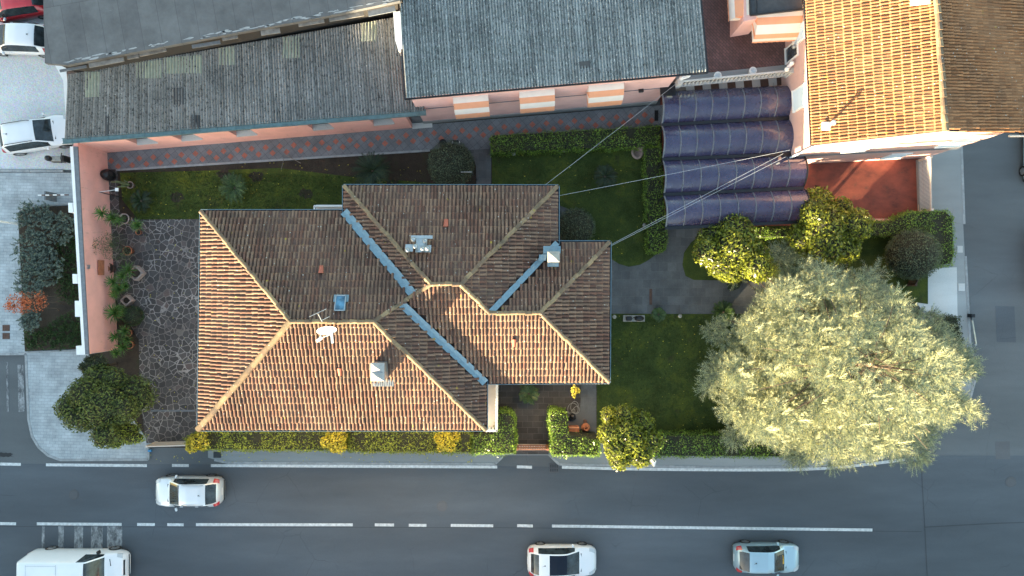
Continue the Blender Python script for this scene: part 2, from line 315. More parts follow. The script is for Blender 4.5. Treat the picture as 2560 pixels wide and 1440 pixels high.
def kerbline(pts, z=.115, wd=.14, mat='kerb', step=.9):
    b = MB()
    for k in range(len(pts) - 1):
        p, q = P(*pts[k], z), P(*pts[k + 1], z); L = (q - p).length; n = max(1, round(L / step)); an = math.atan2(q.y - p.y, q.x - p.x)
        for i in range(n):
            c = p.lerp(q, (i + .5) / n); b.box((c.x, c.y, z / 2), (L / n - .008 if n > 1 else L + .02, wd, z), an)
    return struct('kerb', b, M[mat])
kerbline([(-600, 889), (64, 885), (71, 1050), (80, 1091), (96, 1118), (120, 1139), (150, 1150), (370, 1149), (370, 1120)])
sheet('planting_bed', [(45, 540), (52, 526), (66, 519), (195, 512), (214, 872), (62, 878)], .14, M['soil'])
kerbline([(44, 540), (50, 526), (64, 518), (178, 508)], .16, .08); kerbline([(60, 881), (214, 876)], .16, .08)
# south pavement
sheet('pavement', [(366, 1118), (520, 1112), (520, 1144), (560, 1156), (1240, 1158), (1262, 1138), (1370, 1138), (1392, 1160), (1800, 1168), (2010, 1166), (2180, 1150), (2310, 1105), (2420, 1010), (2440, 940), (2424, 860), (2412, 640), (2408, 560), (2402, 360), (2480, 330), (2480, 300), (2290, 300), (2300, 540), (2300, 1040), (1800, 1110), (366, 1100)], .10, M['concrete'])
kerbline([(536, 1150), (570, 1157), (900, 1159), (1238, 1160), (1256, 1142)]); kerbline([(1380, 1144), (1398, 1161), (1800, 1169), (2012, 1167), (2182, 1151), (2312, 1106), (2422, 1011), (2441, 940), (2426, 860), (2414, 640)]); kerbline([(2411, 560), (2404, 360)], .11)
sheet('pavement', [(2310, 672), (2392, 668), (2394, 795), (2330, 790), (2290, 760)], .108, M['concrete_lt'])
# garden base + paths + lawns
sheet('garden_soil', [(255, 372), (1660, 262), (1700, 250), (2312, 396), (2312, 1040), (2280, 1090), (1800, 1138), (1392, 1132), (1240, 1132), (366, 1118), (300, 1118), (225, 1110), (200, 1080), (212, 880)], .08, M['soil'])
sheet('walkway', [(256, 385), (345, 372), (640, 350), (1060, 312), (1660, 262), (1660, 315), (1225, 345), (1228, 372), (1160, 375), (1160, 368), (645, 402), (290, 423), (262, 424)], .13, M['walk'])
b = MB(); 
for i in range(40):
    for row in (0, 1):
        px = 278 + 35.1 * i + (17.5 if row else 0); py = 402 - .0862 * (px - 278) + (15.5 if row else 0)
        if px > 1640: continue
        if py + 8 > 378 - .065 * (px - 640) + 26: continue
        r_ = .19; c = P(px, py, .134); b.face([(c.x + r_, c.y + .01, .134), (c.x - .01, c.y + r_, .134), (c.x - r_, c.y - .01, .134), (c.x + .01, c.y - r_, .134)])
struct('walkway_inlay', b, M['walkred'])
b = MB(); a, q = P(290, 423, .13), P(1075, 374, .13); L = (q - a).length; an = math.atan2(q.y - a.y, q.x - a.x); c = (a + q) / 2; b.box((c.x, c.y - .05, .08), (L, .12, .13), an); struct('walkway_edging', b, M['kerb'])
sheet('patio', [(255, 424), (292, 424), (298, 530), (340, 549), (560, 547), (560, 1104), (366, 1108), (350, 1000), (347, 850), (262, 700)], .125, M['crazy'])
for cx_, cy_, sd_ in ((443, 492, 3), (766, 484, 4), (640, 440, 5), (560, 436, 6), (980, 452, 7)): blob(cx_, cy_, 17, 12, .098, M['soil'], 'bare_soil', sd_)
b = MB(); b.box((*P(432, 1027, .15)[:2], .13), (2.6, .10, .03)); struct('drain_channel', b, M['copinggrey'])
sheet('path', [(1160, 368), (1228, 350), (1228, 560), (1192, 560), (1190, 415), (1182, 396)], .128, M['slate2'])
sheet('path', [(1380, 505), (1410, 512), (1450, 545), (1480, 590), (1500, 560), (1690, 560), (1760, 566), (1960, 700), (1960, 786), (1380, 786)], .122, M['slate2'])
sheet('lawn', [(300, 432), (470, 428), (700, 420), (860, 440), (1050, 455), (1190, 470), (1190, 560), (345, 548), (306, 500)], .094, M['lawn2'], False)
sheet('lawn', [(1230, 378), (1640, 372), (1660, 560), (1666, 625), (1640, 636), (1622, 650), (1600, 662), (1572, 667), (1548, 660), (1524, 645), (1470, 620), (1468, 560), (1440, 530), (1395, 512), (1395, 600), (1230, 600)], .135, M['lawn'], True)
sheet('lawn', [(1752, 585), (1728, 606), (1710, 632), (1706, 662), (1714, 690), (1735, 700), (1900, 702), (2320, 760), (2320, 560), (1900, 565)], .135, M['lawn'], True)
sheet('lawn', [(1380, 784), (2300, 786), (2240, 1080), (1830, 1090), (1640, 1090), (1492, 1075), (1492, 940), (1380, 940)], .135, M['lawn'], True)
sheet('patio', [(1200, 930), (1492, 930), (1492, 1090), (1372, 1100), (1372, 1136), (1290, 1136), (1200, 1060)], .126, M['slate'])
sheet('patio', [(1455, 935), (1490, 935), (1490, 1030), (1450, 1030)], .131, M['slate2'], False)
sheet('concrete_pad', [(1418, 1030), (1490, 1030), (1490, 1092), (1418, 1092)], .135, M['repair'], True)
sheet('driveway', [(1650, 215), (1700, 200), (1960, 250), (1940, 410), (2306, 396), (2312, 548), (1990, 580), (1665, 580)], .118, M['redfloor'])
b = MB(); b.prism([tuple(P(*q, .25))[:2] for q in [(2060, 548), (2270, 546), (2270, 553), (2060, 556)]], 0, .25); tag(build('border_wall', b, M['pinkwall']), 'low pink edging wall between the red driveway and the hedge', 'wall')
# road markings: white lines each 12 cm wide
b = MB()
def line(x0, x1, y0, y1, wd=.17, z=.0085):
    a, q = P(x0, y0, z), P(x1, y1, z); dv = (q - a).normalized(); nrm = Vector((-dv.y, dv.x, 0)) * wd / 2; b.face([a - nrm, q - nrm, q + nrm, a + nrm])
for x0, x1, y0, y1 in [(0, 52, 1160, 1161), (115, 367, 1162, 1164), (430, 472, 1163.5, 1164), (527, 1243, 1164, 1167.5), (1292, 1330, 1167, 1168), (0, 40, 1309, 1309.5), (92, 304, 1309.5, 1311), (343, 387, 1311, 1311.5), (418, 459, 1311.5, 1312), (490, 882, 1311.5, 1312), (937, 985, 1312, 1312.5), (1022, 1066, 1313, 1313.5), (1127, 1233, 1313.5, 1314.5), (1293, 1332, 1314, 1315), (1380, 1700, 1315, 1319), (1700, 2181, 1319, 1325)]: line(x0, x1, y0, y1)
cp = [(1405, 1168), (1550, 1172), (1700, 1174), (1850, 1175), (1980, 1174.5), (2060, 1171), (2130, 1165), (2200, 1157), (2262, 1149)]
for k in range(len(cp) - 1): line(cp[k][0], cp[k + 1][0], cp[k][1], cp[k + 1][1])
struct('road_marking', b, M['paint'])
b = MB()
for x0, x1 in [(105, 112), (146, 160), (186, 208), (228, 257), (268, 306)]:
    b.face([P(x0 - 2, 1440, .009), P(x1 - 2, 1440, .009), P(x1, 1316, .009), P(x0, 1316, .009)])
b.face([P(46, 1030, .009), P(62, 1028, .009), P(58, 912, .009), P(44, 912, .009)]); b.face([P(17, 1030, .009), P(22, 1030, .009), P(20, 905, .009), P(15, 905, .009)])
struct('crossing_stripes', b, M['worn'])
blob(12, 1137, 20, 6, .012, M['spill'], 'oil_stain', 1)
sheet('tarmac_patch', [(2488, 765), (2536, 766), (2540, 856), (2492, 855)], .0085, M['asphalt'], False); sheet('tarmac_patch', [(2488, 1104), (2524, 1103), (2526, 1148), (2490, 1148)], .0086, M['repair'], False)
b = MB()
for pts in ([(2303, 1140), (2305, 1200), (2311, 1300), (2318, 1440)], [(2311, 1318), (2420, 1312), (2500, 1308), (2560, 1306)]):
    for k in range(len(pts) - 1):
        a, q = P(*pts[k], .0088), P(*pts[k + 1], .0088); dv = (q - a).normalized(); nr = Vector((-dv.y, dv.x, 0)) * .03; b.face([a - nr, q - nr, q + nr, a + nr])
for pts in ([(-200, 1316), (300, 1317), (700, 1318), (1240, 1319), (2305, 1329)],):
    for k in range(len(pts) - 1):
        a, q = P(*pts[k], .0075), P(*pts[k + 1], .0075); dv = (q - a).normalized(); nr = Vector((-dv.y, dv.x, 0)) * (.02 if pts[0][1] == 1316 else .1); b.face([a - nr, q - nr, q + nr, a + nr])
struct('tarmac_joint', b, M['joint'])

# ---------------- roof builders ----------------
def inpoly(x, y, poly):
    c = False; n = len(poly); j = n - 1
    for i in range(n):
        xi, yi = poly[i]; xj, yj = poly[j]
        if (yi > y) != (yj > y) and x < (xj - xi) * (y - yi) / (yj - yi) + xi: c = not c
        j = i
    return c
def tiles(mb, A, B, poly, zfun, period=.19, course=.355, jit=1.0, skip=None, amp=1.0):
    A = Vector(A[:2]); B = Vector(B[:2]); u = (B - A).normalized(); v = Vector((-u.y, u.x)); cx = sum(p[0] for p in poly) / len(poly); cy = sum(p[1] for p in poly) / len(poly)
    if (Vector((cx, cy)) - A).dot(v) < 0: v = -v
    us = [(Vector(p[:2]) - A).dot(u) for p in poly]; vs_ = [(Vector(p[:2]) - A).dot(v) for p in poly]
    i0, i1 = int(min(us) / period) - 1, int(max(us) / period) + 2; j1 = int(max(vs_) / course) + 1
    r = random.Random(int(abs(A.x * 97 + A.y * 31)))
    flip = (u.x * v.y - u.y * v.x) < 0
    for j in range(0, j1):
        cj = r.uniform(-.012, .012)
        for i in range(i0, i1):
            uc = (i + .5) * period; vc = (j + .5) * course; pc = A + u * uc + v * vc
            if not inpoly(pc.x, pc.y, poly): continue
            if skip and skip(pc.x, pc.y): continue
            du = r.gauss(0, .011) * jit; dz = r.gauss(0, .007) * jit + .03 * math.sin(pc.x * .9 + pc.y * .7) * jit; sk_ = r.gauss(0, .012) * jit; w1 = period * .35; w2 = period * .30
            vlo = j * course - .03 + cj + r.gauss(0, .006) * jit; vhi = vlo + course + .07
            rows = []
            for vv, ww, lift, ds in ((vlo - .035, w1 * .93, .0, 0), (vlo, w1, .065, 0), (vhi, w2, .0, sk_)):
                row = []
                for a in (-90, -48, -16, 16, 48, 90):
                    ca, sa = math.sin(math.radians(a)), math.cos(math.radians(a)); q = A + u * (uc + du + ds + ww * ca) + v * vv
                    row.append((q.x, q.y, zfun(q.x, q.y) + (sa * ww * 1.15 * amp) + lift + dz - .01))
                rows.append(row)
            vs = rows[0] + rows[1] + rows[2]; fs = [(k, k + 1, k + 7, k + 6) for k in list(range(5)) + list(range(6, 11))] + [(5, 4, 3, 2, 1, 0)]
            if flip: fs = [f[::-1] for f in fs]
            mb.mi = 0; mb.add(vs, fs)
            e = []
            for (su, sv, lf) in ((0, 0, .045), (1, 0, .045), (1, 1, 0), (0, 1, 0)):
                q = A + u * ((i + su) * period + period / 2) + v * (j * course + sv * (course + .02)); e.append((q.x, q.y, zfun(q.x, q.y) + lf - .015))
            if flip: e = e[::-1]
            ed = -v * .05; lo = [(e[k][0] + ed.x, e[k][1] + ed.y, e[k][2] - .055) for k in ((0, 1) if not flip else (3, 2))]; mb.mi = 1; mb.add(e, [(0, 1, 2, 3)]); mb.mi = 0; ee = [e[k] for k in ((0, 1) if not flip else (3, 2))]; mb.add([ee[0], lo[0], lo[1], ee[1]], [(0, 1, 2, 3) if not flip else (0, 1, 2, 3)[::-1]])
    mb.mi = 0
def ridge(mb, p, q, r=.13, seg=.38, lift=.03):
    p, q = Vector(p), Vector(q); L = (q - p).length; n = max(1, round(L / seg)); t = (q - p).normalized(); a = t.cross(Vector((0, 0, 1))).normalized(); up = a.cross(t)
    if up.z < 0: up = -up
    rr = random.Random(int(L * 1000))
    for i in range(n):
        s0 = p + t * (L * i / n - .03); s1 = p + t * (L * (i + 1) / n + .03); ro = r * (1.1 + rr.uniform(-.04, .04)); ri = r * .9; vs = []; off = a * rr.uniform(-.022, .022)
        for s_, ra, lf in ((s0, ro, .03), (s1, ri, 0)):
            for k in range(8):
                th = math.radians(-100 + 200 * k / 7); vs.append(tuple(s_ + off + a * (ra * math.sin(th)) + up * (ra * math.cos(th) * .85 + lf + lift)))
        mb.add(vs, [(k, k + 1, k + 9, k + 8) for k in range(7)] + [(7, 6, 5, 4, 3, 2, 1, 0)])
def strip(mb, p, q, wd, th=.02, seg=.9, wob=.02):
    p, q = Vector(p), Vector(q); L = (q - p).length; n = max(1, round(L / seg)); t = (q - p).normalized(); a = t.cross(Vector((0, 0, 1))).normalized()
    for i in range(n):
        s0 = p + t * (L * i / n - .03); s1 = p + t * (L * (i + 1) / n + .03); w0 = wd / 2 * (1 + random.uniform(-.02, .02)); o = a * random.uniform(-wob, wob)
        z0 = Vector((0, 0, .018)); vs = [s0 - a * w0 + o + z0, s0 - Vector((0, 0, .05)) + o + z0, s0 + a * w0 + o + z0, s1 - a * w0 * .97 + o, s1 - Vector((0, 0, .05)) + o, s1 + a * w0 * .97 + o]
        mb.add(vs, [(0, 1, 4, 3), (1, 2, 5, 4)])
        vs = [v_ - Vector((0, 0, .02)) for v_ in vs]; mb.add(vs, [(3, 4, 1, 0), (4, 5, 2, 1)])
# ---------------- the villa ----------------
ZE = 5.9; SE_ = F / (H - ZE)
def E(px, py, rise=0.0): return Vector(((px - 1280) / SE_, (720 - py) / SE_, ZE + rise))
pt = dict(NW=E(505, 530), SW=E(498, 1072), SA=E(1213, 1072), PP=E(1213, 955), D=E(862, 530), R1=E(764, 798, 2.36), R2=E(957, 799, 2.36), J1=E(1016, 755, 1.82), J2=E(1047, 736, 1.76),
          R3=E(1089, 711, 2.11), R4=E(1159, 711, 2.11), R5=E(1227, 780, 1.5), R6=E(1347, 780, 1.5), NB=E(862, 467), NE=E(1392, 468), E2=E(1392, 608), NC=E(1522, 608), SC=E(1520, 953))
villa = thing('villa', 'hipped terracotta tiled villa in the middle of the walled garden', 'house', (E(960, 800).x, E(960, 800).y, 0))
wall_pts = [(515, 540), (870, 540), (870, 477), (1382, 477), (1382, 618), (1512, 618), (1512, 943), (1203, 943), (1203, 1062), (507, 1062)]
b = MB(); b.prism([tuple(E(*q))[:2] for q in wall_pts], 0, ZE - .12); wv = build('wall', b, M['cream'], villa)
b = MB()
for (x0, y, x1) in ((560, 1062, 620), (700, 1062, 760), (860, 1062, 920), (1040, 1062, 1100), (1260, 943, 1310), (1400, 943, 1460)):
    a, q = E(x0, y), E(x1, y); b = MB(); b.box(((a.x + q.x) / 2, a.y - .02, 2.9), (q.x - a.x, .1, 1.5)); build('window', b, M['pane'], villa)
roof = None; rb = MB()
faces = [('NW', 'SW', 'R1'), ('SW', 'SA', 'R2', 'R1'), ('NW', 'R1', 'R2', 'J1', 'J2', 'D'), ('SA', 'PP', 'J1', 'R2'), ('NB', 'NE', 'R4', 'R3'), ('NB', 'R3', 'J2', 'D'), ('NE', 'E2', 'R5', 'R4'), ('E2', 'NC', 'R6', 'R5'), ('NC', 'SC', 'R6'), ('PP', 'SC', 'R6', 'R5', 'R4', 'R3', 'J2', 'J1')]
for fc in faces:
    q = [pt[k] - Vector((0, 0, .14)) for k in fc]
    a = sum((q[i].x * q[(i + 1) % len(q)].y - q[(i + 1) % len(q)].x * q[i].y) for i in range(len(q)))
    if a < 0: q = q[::-1]
    rb.face(q)
roof = build('roof', rb, M['deck'], villa)
def fpl(A, B, k, inside):
    A = Vector(A[:2]); B = Vector(B[:2]); u = (B - A).normalized(); v = Vector((-u.y, u.x))
    if (Vector(inside[:2]) - A).dot(v) < 0: v = -v
    return lambda x, y: ZE + k * (Vector((x, y)) - A).dot(v)
valleys = [(pt['D'], pt['J2']), (pt['PP'], pt['J1']), (pt['E2'], pt['R5'])]
def nearval(x, y):
    for a, q in valleys:
        a = Vector(a[:2]); q = Vector(q[:2]); t = (q - a); L = t.length; t = t / L; r_ = Vector((x, y)) - a; s_ = r_.dot(t)
        if -.1 < s_ < L and abs(r_.x * t.y - r_.y * t.x) < .25: return True
    return False
tb = MB()
spec = [(('NW', 'SW'), .433, faces[0]), (('SW', 'SA'), .42, faces[1]), (('NW', 'D'), .425, faces[2]), (('SA', 'PP'), .448, faces[3]), (('NB', 'NE'), .42, faces[4]), (('NB', 'D'), .45, faces[5]), (('NE', 'E2'), .439, faces[6]), (('E2', 'NC'), .42, faces[7]), (('NC', 'SC'), .42, faces[8]), (('PP', 'SC'), .42, faces[9])]
for (a, q), k, fc in spec:
    poly = [tuple(pt[n][:2]) for n in fc]; cen = (sum(p[0] for p in poly) / len(poly), sum(p[1] for p in poly) / len(poly))
    tiles(tb, pt[a], pt[q], poly, fpl(pt[a], pt[q], k, cen), skip=nearval)
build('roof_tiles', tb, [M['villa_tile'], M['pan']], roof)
tb = MB()
for a, q in (('SW', 'R1'), ('NW', 'R1'), ('R1', 'R2'), ('SA', 'R2'), ('J1', 'R2'), ('J2', 'J1'), ('J2', 'R3'), ('NB', 'R3'), ('R3', 'R4'), ('NE', 'R4'), ('R4', 'R5'), ('R5', 'R6'), ('NC', 'R6'), ('SC', 'R6')): 
    ridge(tb, pt[a], pt[q], .15 if (a, q) == ('SW', 'R1') else .105, .46 if (a, q) == ('SW', 'R1') else .36)
build('ridge_tiles', tb, M['ridge'], roof)
for a, q, wd in (('D', 'J2', .44), ('PP', 'J1', .40), ('E2', 'R5', .30)):
    tb = MB(); strip(tb, pt[a] + Vector((0, 0, .14)), pt[q] + Vector((0, 0, .12)), wd, wob=.006); build('valley_flashing', tb, M['flash'], roof)
tb = MB(); loop = ['NW', 'SW', 'SA', 'PP', 'SC', 'NC', 'E2', 'NE', 'NB', 'D']; cen = Vector((E(1000, 760).x, E(1000, 760).y))
for k in range(len(loop)):
    a, q = pt[loop[k]].copy(), pt[loop[(k + 1) % len(loop)]].copy(); t = (q - a).normalized(); nr = Vector((t.y, -t.x, 0)); L = (q - a).length; c = (a + q) / 2 + nr * .06; an = math.atan2(t.y, t.x)
    tb.mi = 1; tb.box((c.x, c.y, ZE - .10), (L + .14, .13, .09), an); tb.mi = 0; c2 = c + nr * .07; tb.box((c2.x, c2.y, ZE - .075), (L + .16, .025, .12), an)
build('gutter', tb, [M['flash'], M['darkmetal']], roof)
# chimney with metal caps
def zroofS(x, y): return ZE + .42 * (y - pt['SW'].y)
def chim(px, py, z0, w_, d_, h_, capm, wallm, twin=False, name='chimney'):
    c = P(px, py, z0 + h_); b = MB(); b.box((c.x, c.y, z0 + h_ / 2 - .25), (w_, d_, h_ + .5)); ch = build(name, b, M[wallm], roof)
    b = MB(); n = 2 if twin else 1
    for i in range(n):
        yy = c.y + (d_ * (.5 * (1 if i else -1)) * .5 * (n - 1)); dd = d_ / n + .05; x0 = c.x - w_ / 2 - .04; x1 = c.x + w_ / 2 + .04
        b.add([(x0, yy - dd / 2, z0 + h_ + .02), (x1, yy - dd / 2, z0 + h_ + .02), (x1, yy + dd / 2, z0 + h_ + .02), (x0, yy + dd / 2, z0 + h_ + .02), (c.x, yy, z0 + h_ + .17)], [(0, 1, 4), (1, 2, 4), (2, 3, 4), (3, 0, 4), (3, 2, 1, 0)])
    build('chimney_cap', b, M[capm], ch); return c, ch
c, ch = chim(944, 930, 7.2, .58, .82, 1.15, 'kerb', 'metal', True)
b = MB(); zc = 6.55
for i in range(9): b.box((c.x - .38 + i * .11, c.y - .72, zroofS(0, c.y - .72) + .11), (.05, .3, .03))
b.box((c.x + .02, c.y - .70, zroofS(0, c.y - .7) + .085), (1.05, .34, .02)); build('chimney_flashing', b, M['kerb'], roof)
c, ch = chim(1384, 642, 6.75, .52, .48, .6, 'stone', 'cream')
b = MB(); b.box((c.x - .05, c.y + .38, 6.82), (.86, .36, .03)); b.box((c.x, c.y - .36, 6.92), (.55, .22, .03)); b.box((c.x - .52, c.y - .02, 6.9), (.35, .3, .03)); build('chimney_flashing', b, M['flash'], roof)
# skylight
sx, sy = 852, 757; zz = 7.95; c = P(sx, sy, zz); tl = math.atan(.425)
def tilted(b, c, sx_, sy_, sz_, k, dz=0, dx=0, dy=0):
    vs = []
    for z_ in (-sz_ / 2, sz_ / 2):
        for x_, y_ in ((-1, -1), (1, -1), (1, 1), (-1, 1)): vs.append((c.x + dx + x_ * sx_ / 2, c.y + dy + y_ * sy_ / 2, c.z + dz - k * (dy + y_ * sy_ / 2) + z_))
    b.add(vs, [(4, 5, 6, 7), (3, 2, 1, 0), (0, 1, 5, 4), (1, 2, 6, 5), (2, 3, 7, 6), (3, 0, 4, 7)])
b = MB(); tilted(b, c, .5, .74, .22, .425, -.03); tilted(b, c, .72, .34, .03, .425, .02, 0, .22); sl = build('skylight', b, M['flash'], roof)
b = MB()
for dx, dy, a_, q_ in ((-.235, 0, .045, .74), (.235, 0, .045, .74), (0, .35, .5, .05), (0, -.35, .5, .05)): tilted(b, c, a_, q_, .05, .425, .115, dx, dy)
build('skylight_frame', b, M['metal'], sl); b = MB(); tilted(b, c, .42, .64, .02, .425, .10); build('skylight_pane', b, M['skyglass'], sl)
# vent cluster
tb = MB(); vc = P(1050, 612, 7.6)
tilted(tb, vc, 1.05, .16, .04, .42, .10, .08, .38); tilted(tb, vc, .55, .75, .035, .42, .09, .08, 0); tilted(tb, vc, .38, .36, .035, .42, .09, -.5, -.16); tilted(tb, vc, .4, .35, .035, .42, .085, .36, -.2)
fl = build('vent_flashing', tb, M['metal'], roof)
for dx, dy, hh in ((-.3, .24, .2), (.28, .17, .28), (-.18, -.1, .25), (.18, -.22, .2), (.42, -.2, .3), (-.55, -.28, .18)):
    b = MB(); z0 = vc.z - .42 * dy + .08; b.lathe((vc.x + dx, vc.y + dy, z0), [(.06, 0), (.055, hh), (.11, hh), (.12, hh + .03), (.06, hh + .07), (.01, hh + .08)], 14); build('vent_pipe', b, M['metal'], roof, True)
for px, py, k in ((1115, 557, 1), (803, 673, 1), (1285, 858, -1), (850, 930, -1)):
    dn = {1115: (467, .42), 803: (530, .425), 1285: (953, .42), 850: (1072, .42)}[px]; yp = abs(E(0, dn[0]).y - E(0, py).y); z = ZE + dn[1] * yp + .12; c = P(px, py, z); b = MB()
    vs = []
    for s_, rr in ((-1, .13), (1, .09)):
        for q in range(7): th = math.radians(-90 + 30 * q); vs.append((c.x + rr * math.sin(th), c.y - s_ * .19 * k * -1, z + rr * math.cos(th) + (.06 if s_ < 0 else -.06)))
    b.add(vs, [(q, q + 1, q + 8, q + 7) for q in range(6)] + [(0, 1, 2, 3, 4, 5, 6)]); build('vent_tile', b, M['newtile'], roof)
# balcony round the south side
bz = 1.7
def ppoly(pts, z): return [tuple(P(x, y, z))[:2] for x, y in pts]
b = MB(); b.prism(ppoly([(1180, 900), (1524, 900), (1524, 958), (1242, 958), (1242, 1076), (1180, 1076)], bz), bz - .22, bz); bal = build('balcony', b, M['cream'], villa)
b = MB(); path = [P(1521, 820, 2.5), P(1521, 957, 2.5), P(1242, 958, 2.5), P(1241, 1077, 2.5), P(1216, 1077, 2.5)]
for k in range(len(path) - 1):
    a, q = path[k], path[k + 1]; L = (q - a).length; an = math.atan2(q.y - a.y, q.x - a.x); c = (a + q) / 2; b.box((c.x, c.y, 2.5), (L + .1, .09, .07), an); n = int(L / .17)
    for i in range(n + 1): s_ = a.lerp(q, i / n); b.box((s_.x + .0, s_.y, 2.08), (.07, .15, .8), an)
build('balustrade', b, M['white'], bal)
b = MB(); b.prism(ppoly([(790, 512), (862, 512), (862, 535), (790, 535)], 1.2), 1.0, 1.2); st = build('porch', b, M['white'], villa)
b = MB(); a, q = P(786, 515, 2.1), P(862, 515, 2.1); b.box(((a.x + q.x) / 2, a.y, 2.1), (q.x - a.x, .09, .06))
for i in range(13): s_ = a.lerp(q, i / 12); b.box((s_.x, s_.y, 1.65), (.07, .11, .86))
b.box((a.x, a.y - .25, 2.1), (.09, .5, .06)); build('balustrade', b, M['white'], st)
# antenna and satellite dish on the ridge
an_ = thing('antenna', 'thin metal aerial with cross bars on the villa ridge beside the white dish', 'antenna', P(800, 800, 8.3)); b = MB()
m0 = P(806, 806, 8.2); b.tube([m0, P(794, 783, 10.5)], .018); b.tube([P(773, 792, 10.1), P(816, 772, 10.1)], .014); b.tube([P(795, 783, 10.1), P(806, 805, 10.1)], .016); b.tube([P(804, 801, 10.1), P(824, 791, 10.1)], .014)
build('mast', b, M['metal'], an_)
ds = thing('satellite_dish', 'white satellite dish on a bracket just below the villa ridge', 'satellite dish', P(815, 830, 8.1)); b = MB(); c = P(816, 822, 8.8)
R_ = Matrix.Rotation(math.radians(12), 3, 'Z') @ Matrix.Rotation(math.radians(62), 3, 'X'); vs = []; fs = []
for i in range(6):
    r = .42 * i / 5
    for k in range(20): th = k * 6.2832 / 20; vs.append(c + R_ @ Vector((r * 1.1 * math.cos(th), r * math.sin(th), r * r * .55)))
for i in range(5):
    for k in range(20): fs.append((i * 20 + k, i * 20 + (k + 1) % 20, (i + 1) * 20 + (k + 1) % 20, (i + 1) * 20 + k))
b.add(vs, fs); build('dish', b, M['white'], ds, True)
b = MB(); b.tube([c - Vector((0, .0, 0)), c + Vector((.1, -.2, -.7))], .03); b.tube([c + Vector((.1, -.3, -.2)), c + Vector((-.3, -.45, .05))], .02); b.box((c.x - .32, c.y - .5, c.z + .05), (.3, .14, .1), .6); b.box((c.x + .2, c.y - .45, c.z - .25), (.1, .5, .1), .1); b.tube([c + Vector((-.1, -.1, 0)), c + Vector((-.35, -.45, .05))], .015); build('bracket', b, M['white'], ds)

# ---------------- walls with openings ----------------
def wall_open(mb, p0, p1, z0, z1, th, ops):
    p0 = Vector((p0[0], p0[1], 0)); p1 = Vector((p1[0], p1[1], 0)); L = (p1 - p0).length; t = (p1 - p0) / L; an = math.atan2(t.y, t.x); nr = Vector((-t.y, t.x, 0))
    def bx(s0, s1, a, q):
        if s1 - s0 > .01 and q - a > .01: c = p0 + t * (s0 + s1) / 2 + nr * th / 2; mb.box((c.x, c.y, (a + q) / 2), (s1 - s0, th, q - a), an)
    cur = 0
    for s0, s1, zb, zt in ops: bx(cur, s0, z0, z1); bx(s0, s1, z0, zb); bx(s0, s1, zt, z1); cur = s1
    bx(cur, L, z0, z1); return p0, t, nr, an
# workshop with corrugated roof
ws = thing('workshop', 'long pink workshop with grey corrugated roof and green gutter behind the garden', 'building', P(560, 300, 0))
ez = 3.75; tz = 4.75
SWr, SEr = P(160, 348, ez), P(1062, 277, ez); NWr, NEr = P(168, 186, tz), P(1040, 34, tz)
def corrugate(mb, sw, se, ne, nw, period, amp, samp=8, rows=1, step=0, wob=.012):
    rows = 1
    L = (se - sw).length; n = int(L / period); cols = n * samp + 1; vs = []; fs = []; rr = random.Random(3); ph = [rr.uniform(-wob, wob) for _ in range(n + 2)]
    for j in range(rows):
        for e in (0, 1):
            tt = (j + e * 1.02) / rows
            for i in range(cols):
                s_ = i / (cols - 1); a = sw.lerp(se, s_); q = nw.lerp(ne, s_); p = a.lerp(q, min(tt, 1)); k = int(i / samp)
                vs.append((p.x, p.y, p.z + -amp * math.cos(2 * math.pi * i / samp) + (step if e == 0 else 0) + ph[k] * .4 + ph[k // 8] * .6))
    for k in range(n):          # every wave of the roof is its own island, so each weathers differently
        q = []
        for j in range(2 * rows): q += vs[j * cols + k * samp: j * cols + k * samp + samp + 1]
        m_ = samp + 1; mb.add(q, [(j * m_ + i, j * m_ + i + 1, (j + 1) * m_ + i + 1, (j + 1) * m_ + i) for j in range(2 * rows - 1) for i in range(samp)])
b = MB(); corrugate(b, SWr, SEr, NEr, NWr, .15, .042); wr = build('roof', b, M['corr1'], ws, True)
def quadpt(sw, se, ne, nw, s_, t_): return sw.lerp(se, s_).lerp(nw.lerp(ne, s_), t_)
def inv(sw, se, ne, nw, px, py):
    best = None; s_, t_ = .5, .5
    for _ in range(30):
        p = quadpt(sw, se, ne, nw, s_, t_); k = F / (H - p.z); ex = px - (1280 + p.x * k); ey = py - (720 - p.y * k)
        s_ += ex / k / (se - sw).length; t_ -= ey / k / (nw - sw).length
    return s_, t_
def patch_sheet(x0, y0, x1, y1, mat, name='roof_sheet', lift=.02):
    R = (SWr, SEr, NEr, NWr); cs = [inv(*R, *q) for q in ((x0, y1), (x1, y1), (x1, y0), (x0, y0))]; cs = [quadpt(*R, min(max(a, 0), 1), min(max(t, 0), .995)) + Vector((0, 0, lift)) for a, t in cs]
    b = MB(); corrugate(b, *cs, .15, .042, rows=2); build(name, b, M[mat], wr, True)
for q in ((212, 180, 250, 243), (340, 150, 405, 196), (408, 138, 504, 184), (546, 116, 588, 163), (706, 90, 752, 146), (902, 50, 942, 104)): patch_sheet(*q, 'corrclear', 'skylight_sheet')
for q in ((260, 290, 273, 343), (477, 288, 500, 323), (432, 220, 462, 262)): patch_sheet(*q, 'corrdark')
b = MB(); a, q = P(158, 360, ez - .1), P(1065, 288, ez - .1); a2, q2 = P(158, 347, ez - .06), P(1065, 275, ez - .06); L = (q - a).length; an = math.atan2(q.y - a.y, q.x - a.x); c = (a + q + a2 + q2) / 4
b.box((c.x, c.y, ez - .06), (L, .27, .03), an); t = Vector((math.cos(an), math.sin(an), 0)); nr = Vector((-t.y, t.x, 0))
for sgn in (-1, 1): cc = c + nr * .14 * sgn; b.box((cc.x, cc.y, ez - .04), (L, .025, .13), an)
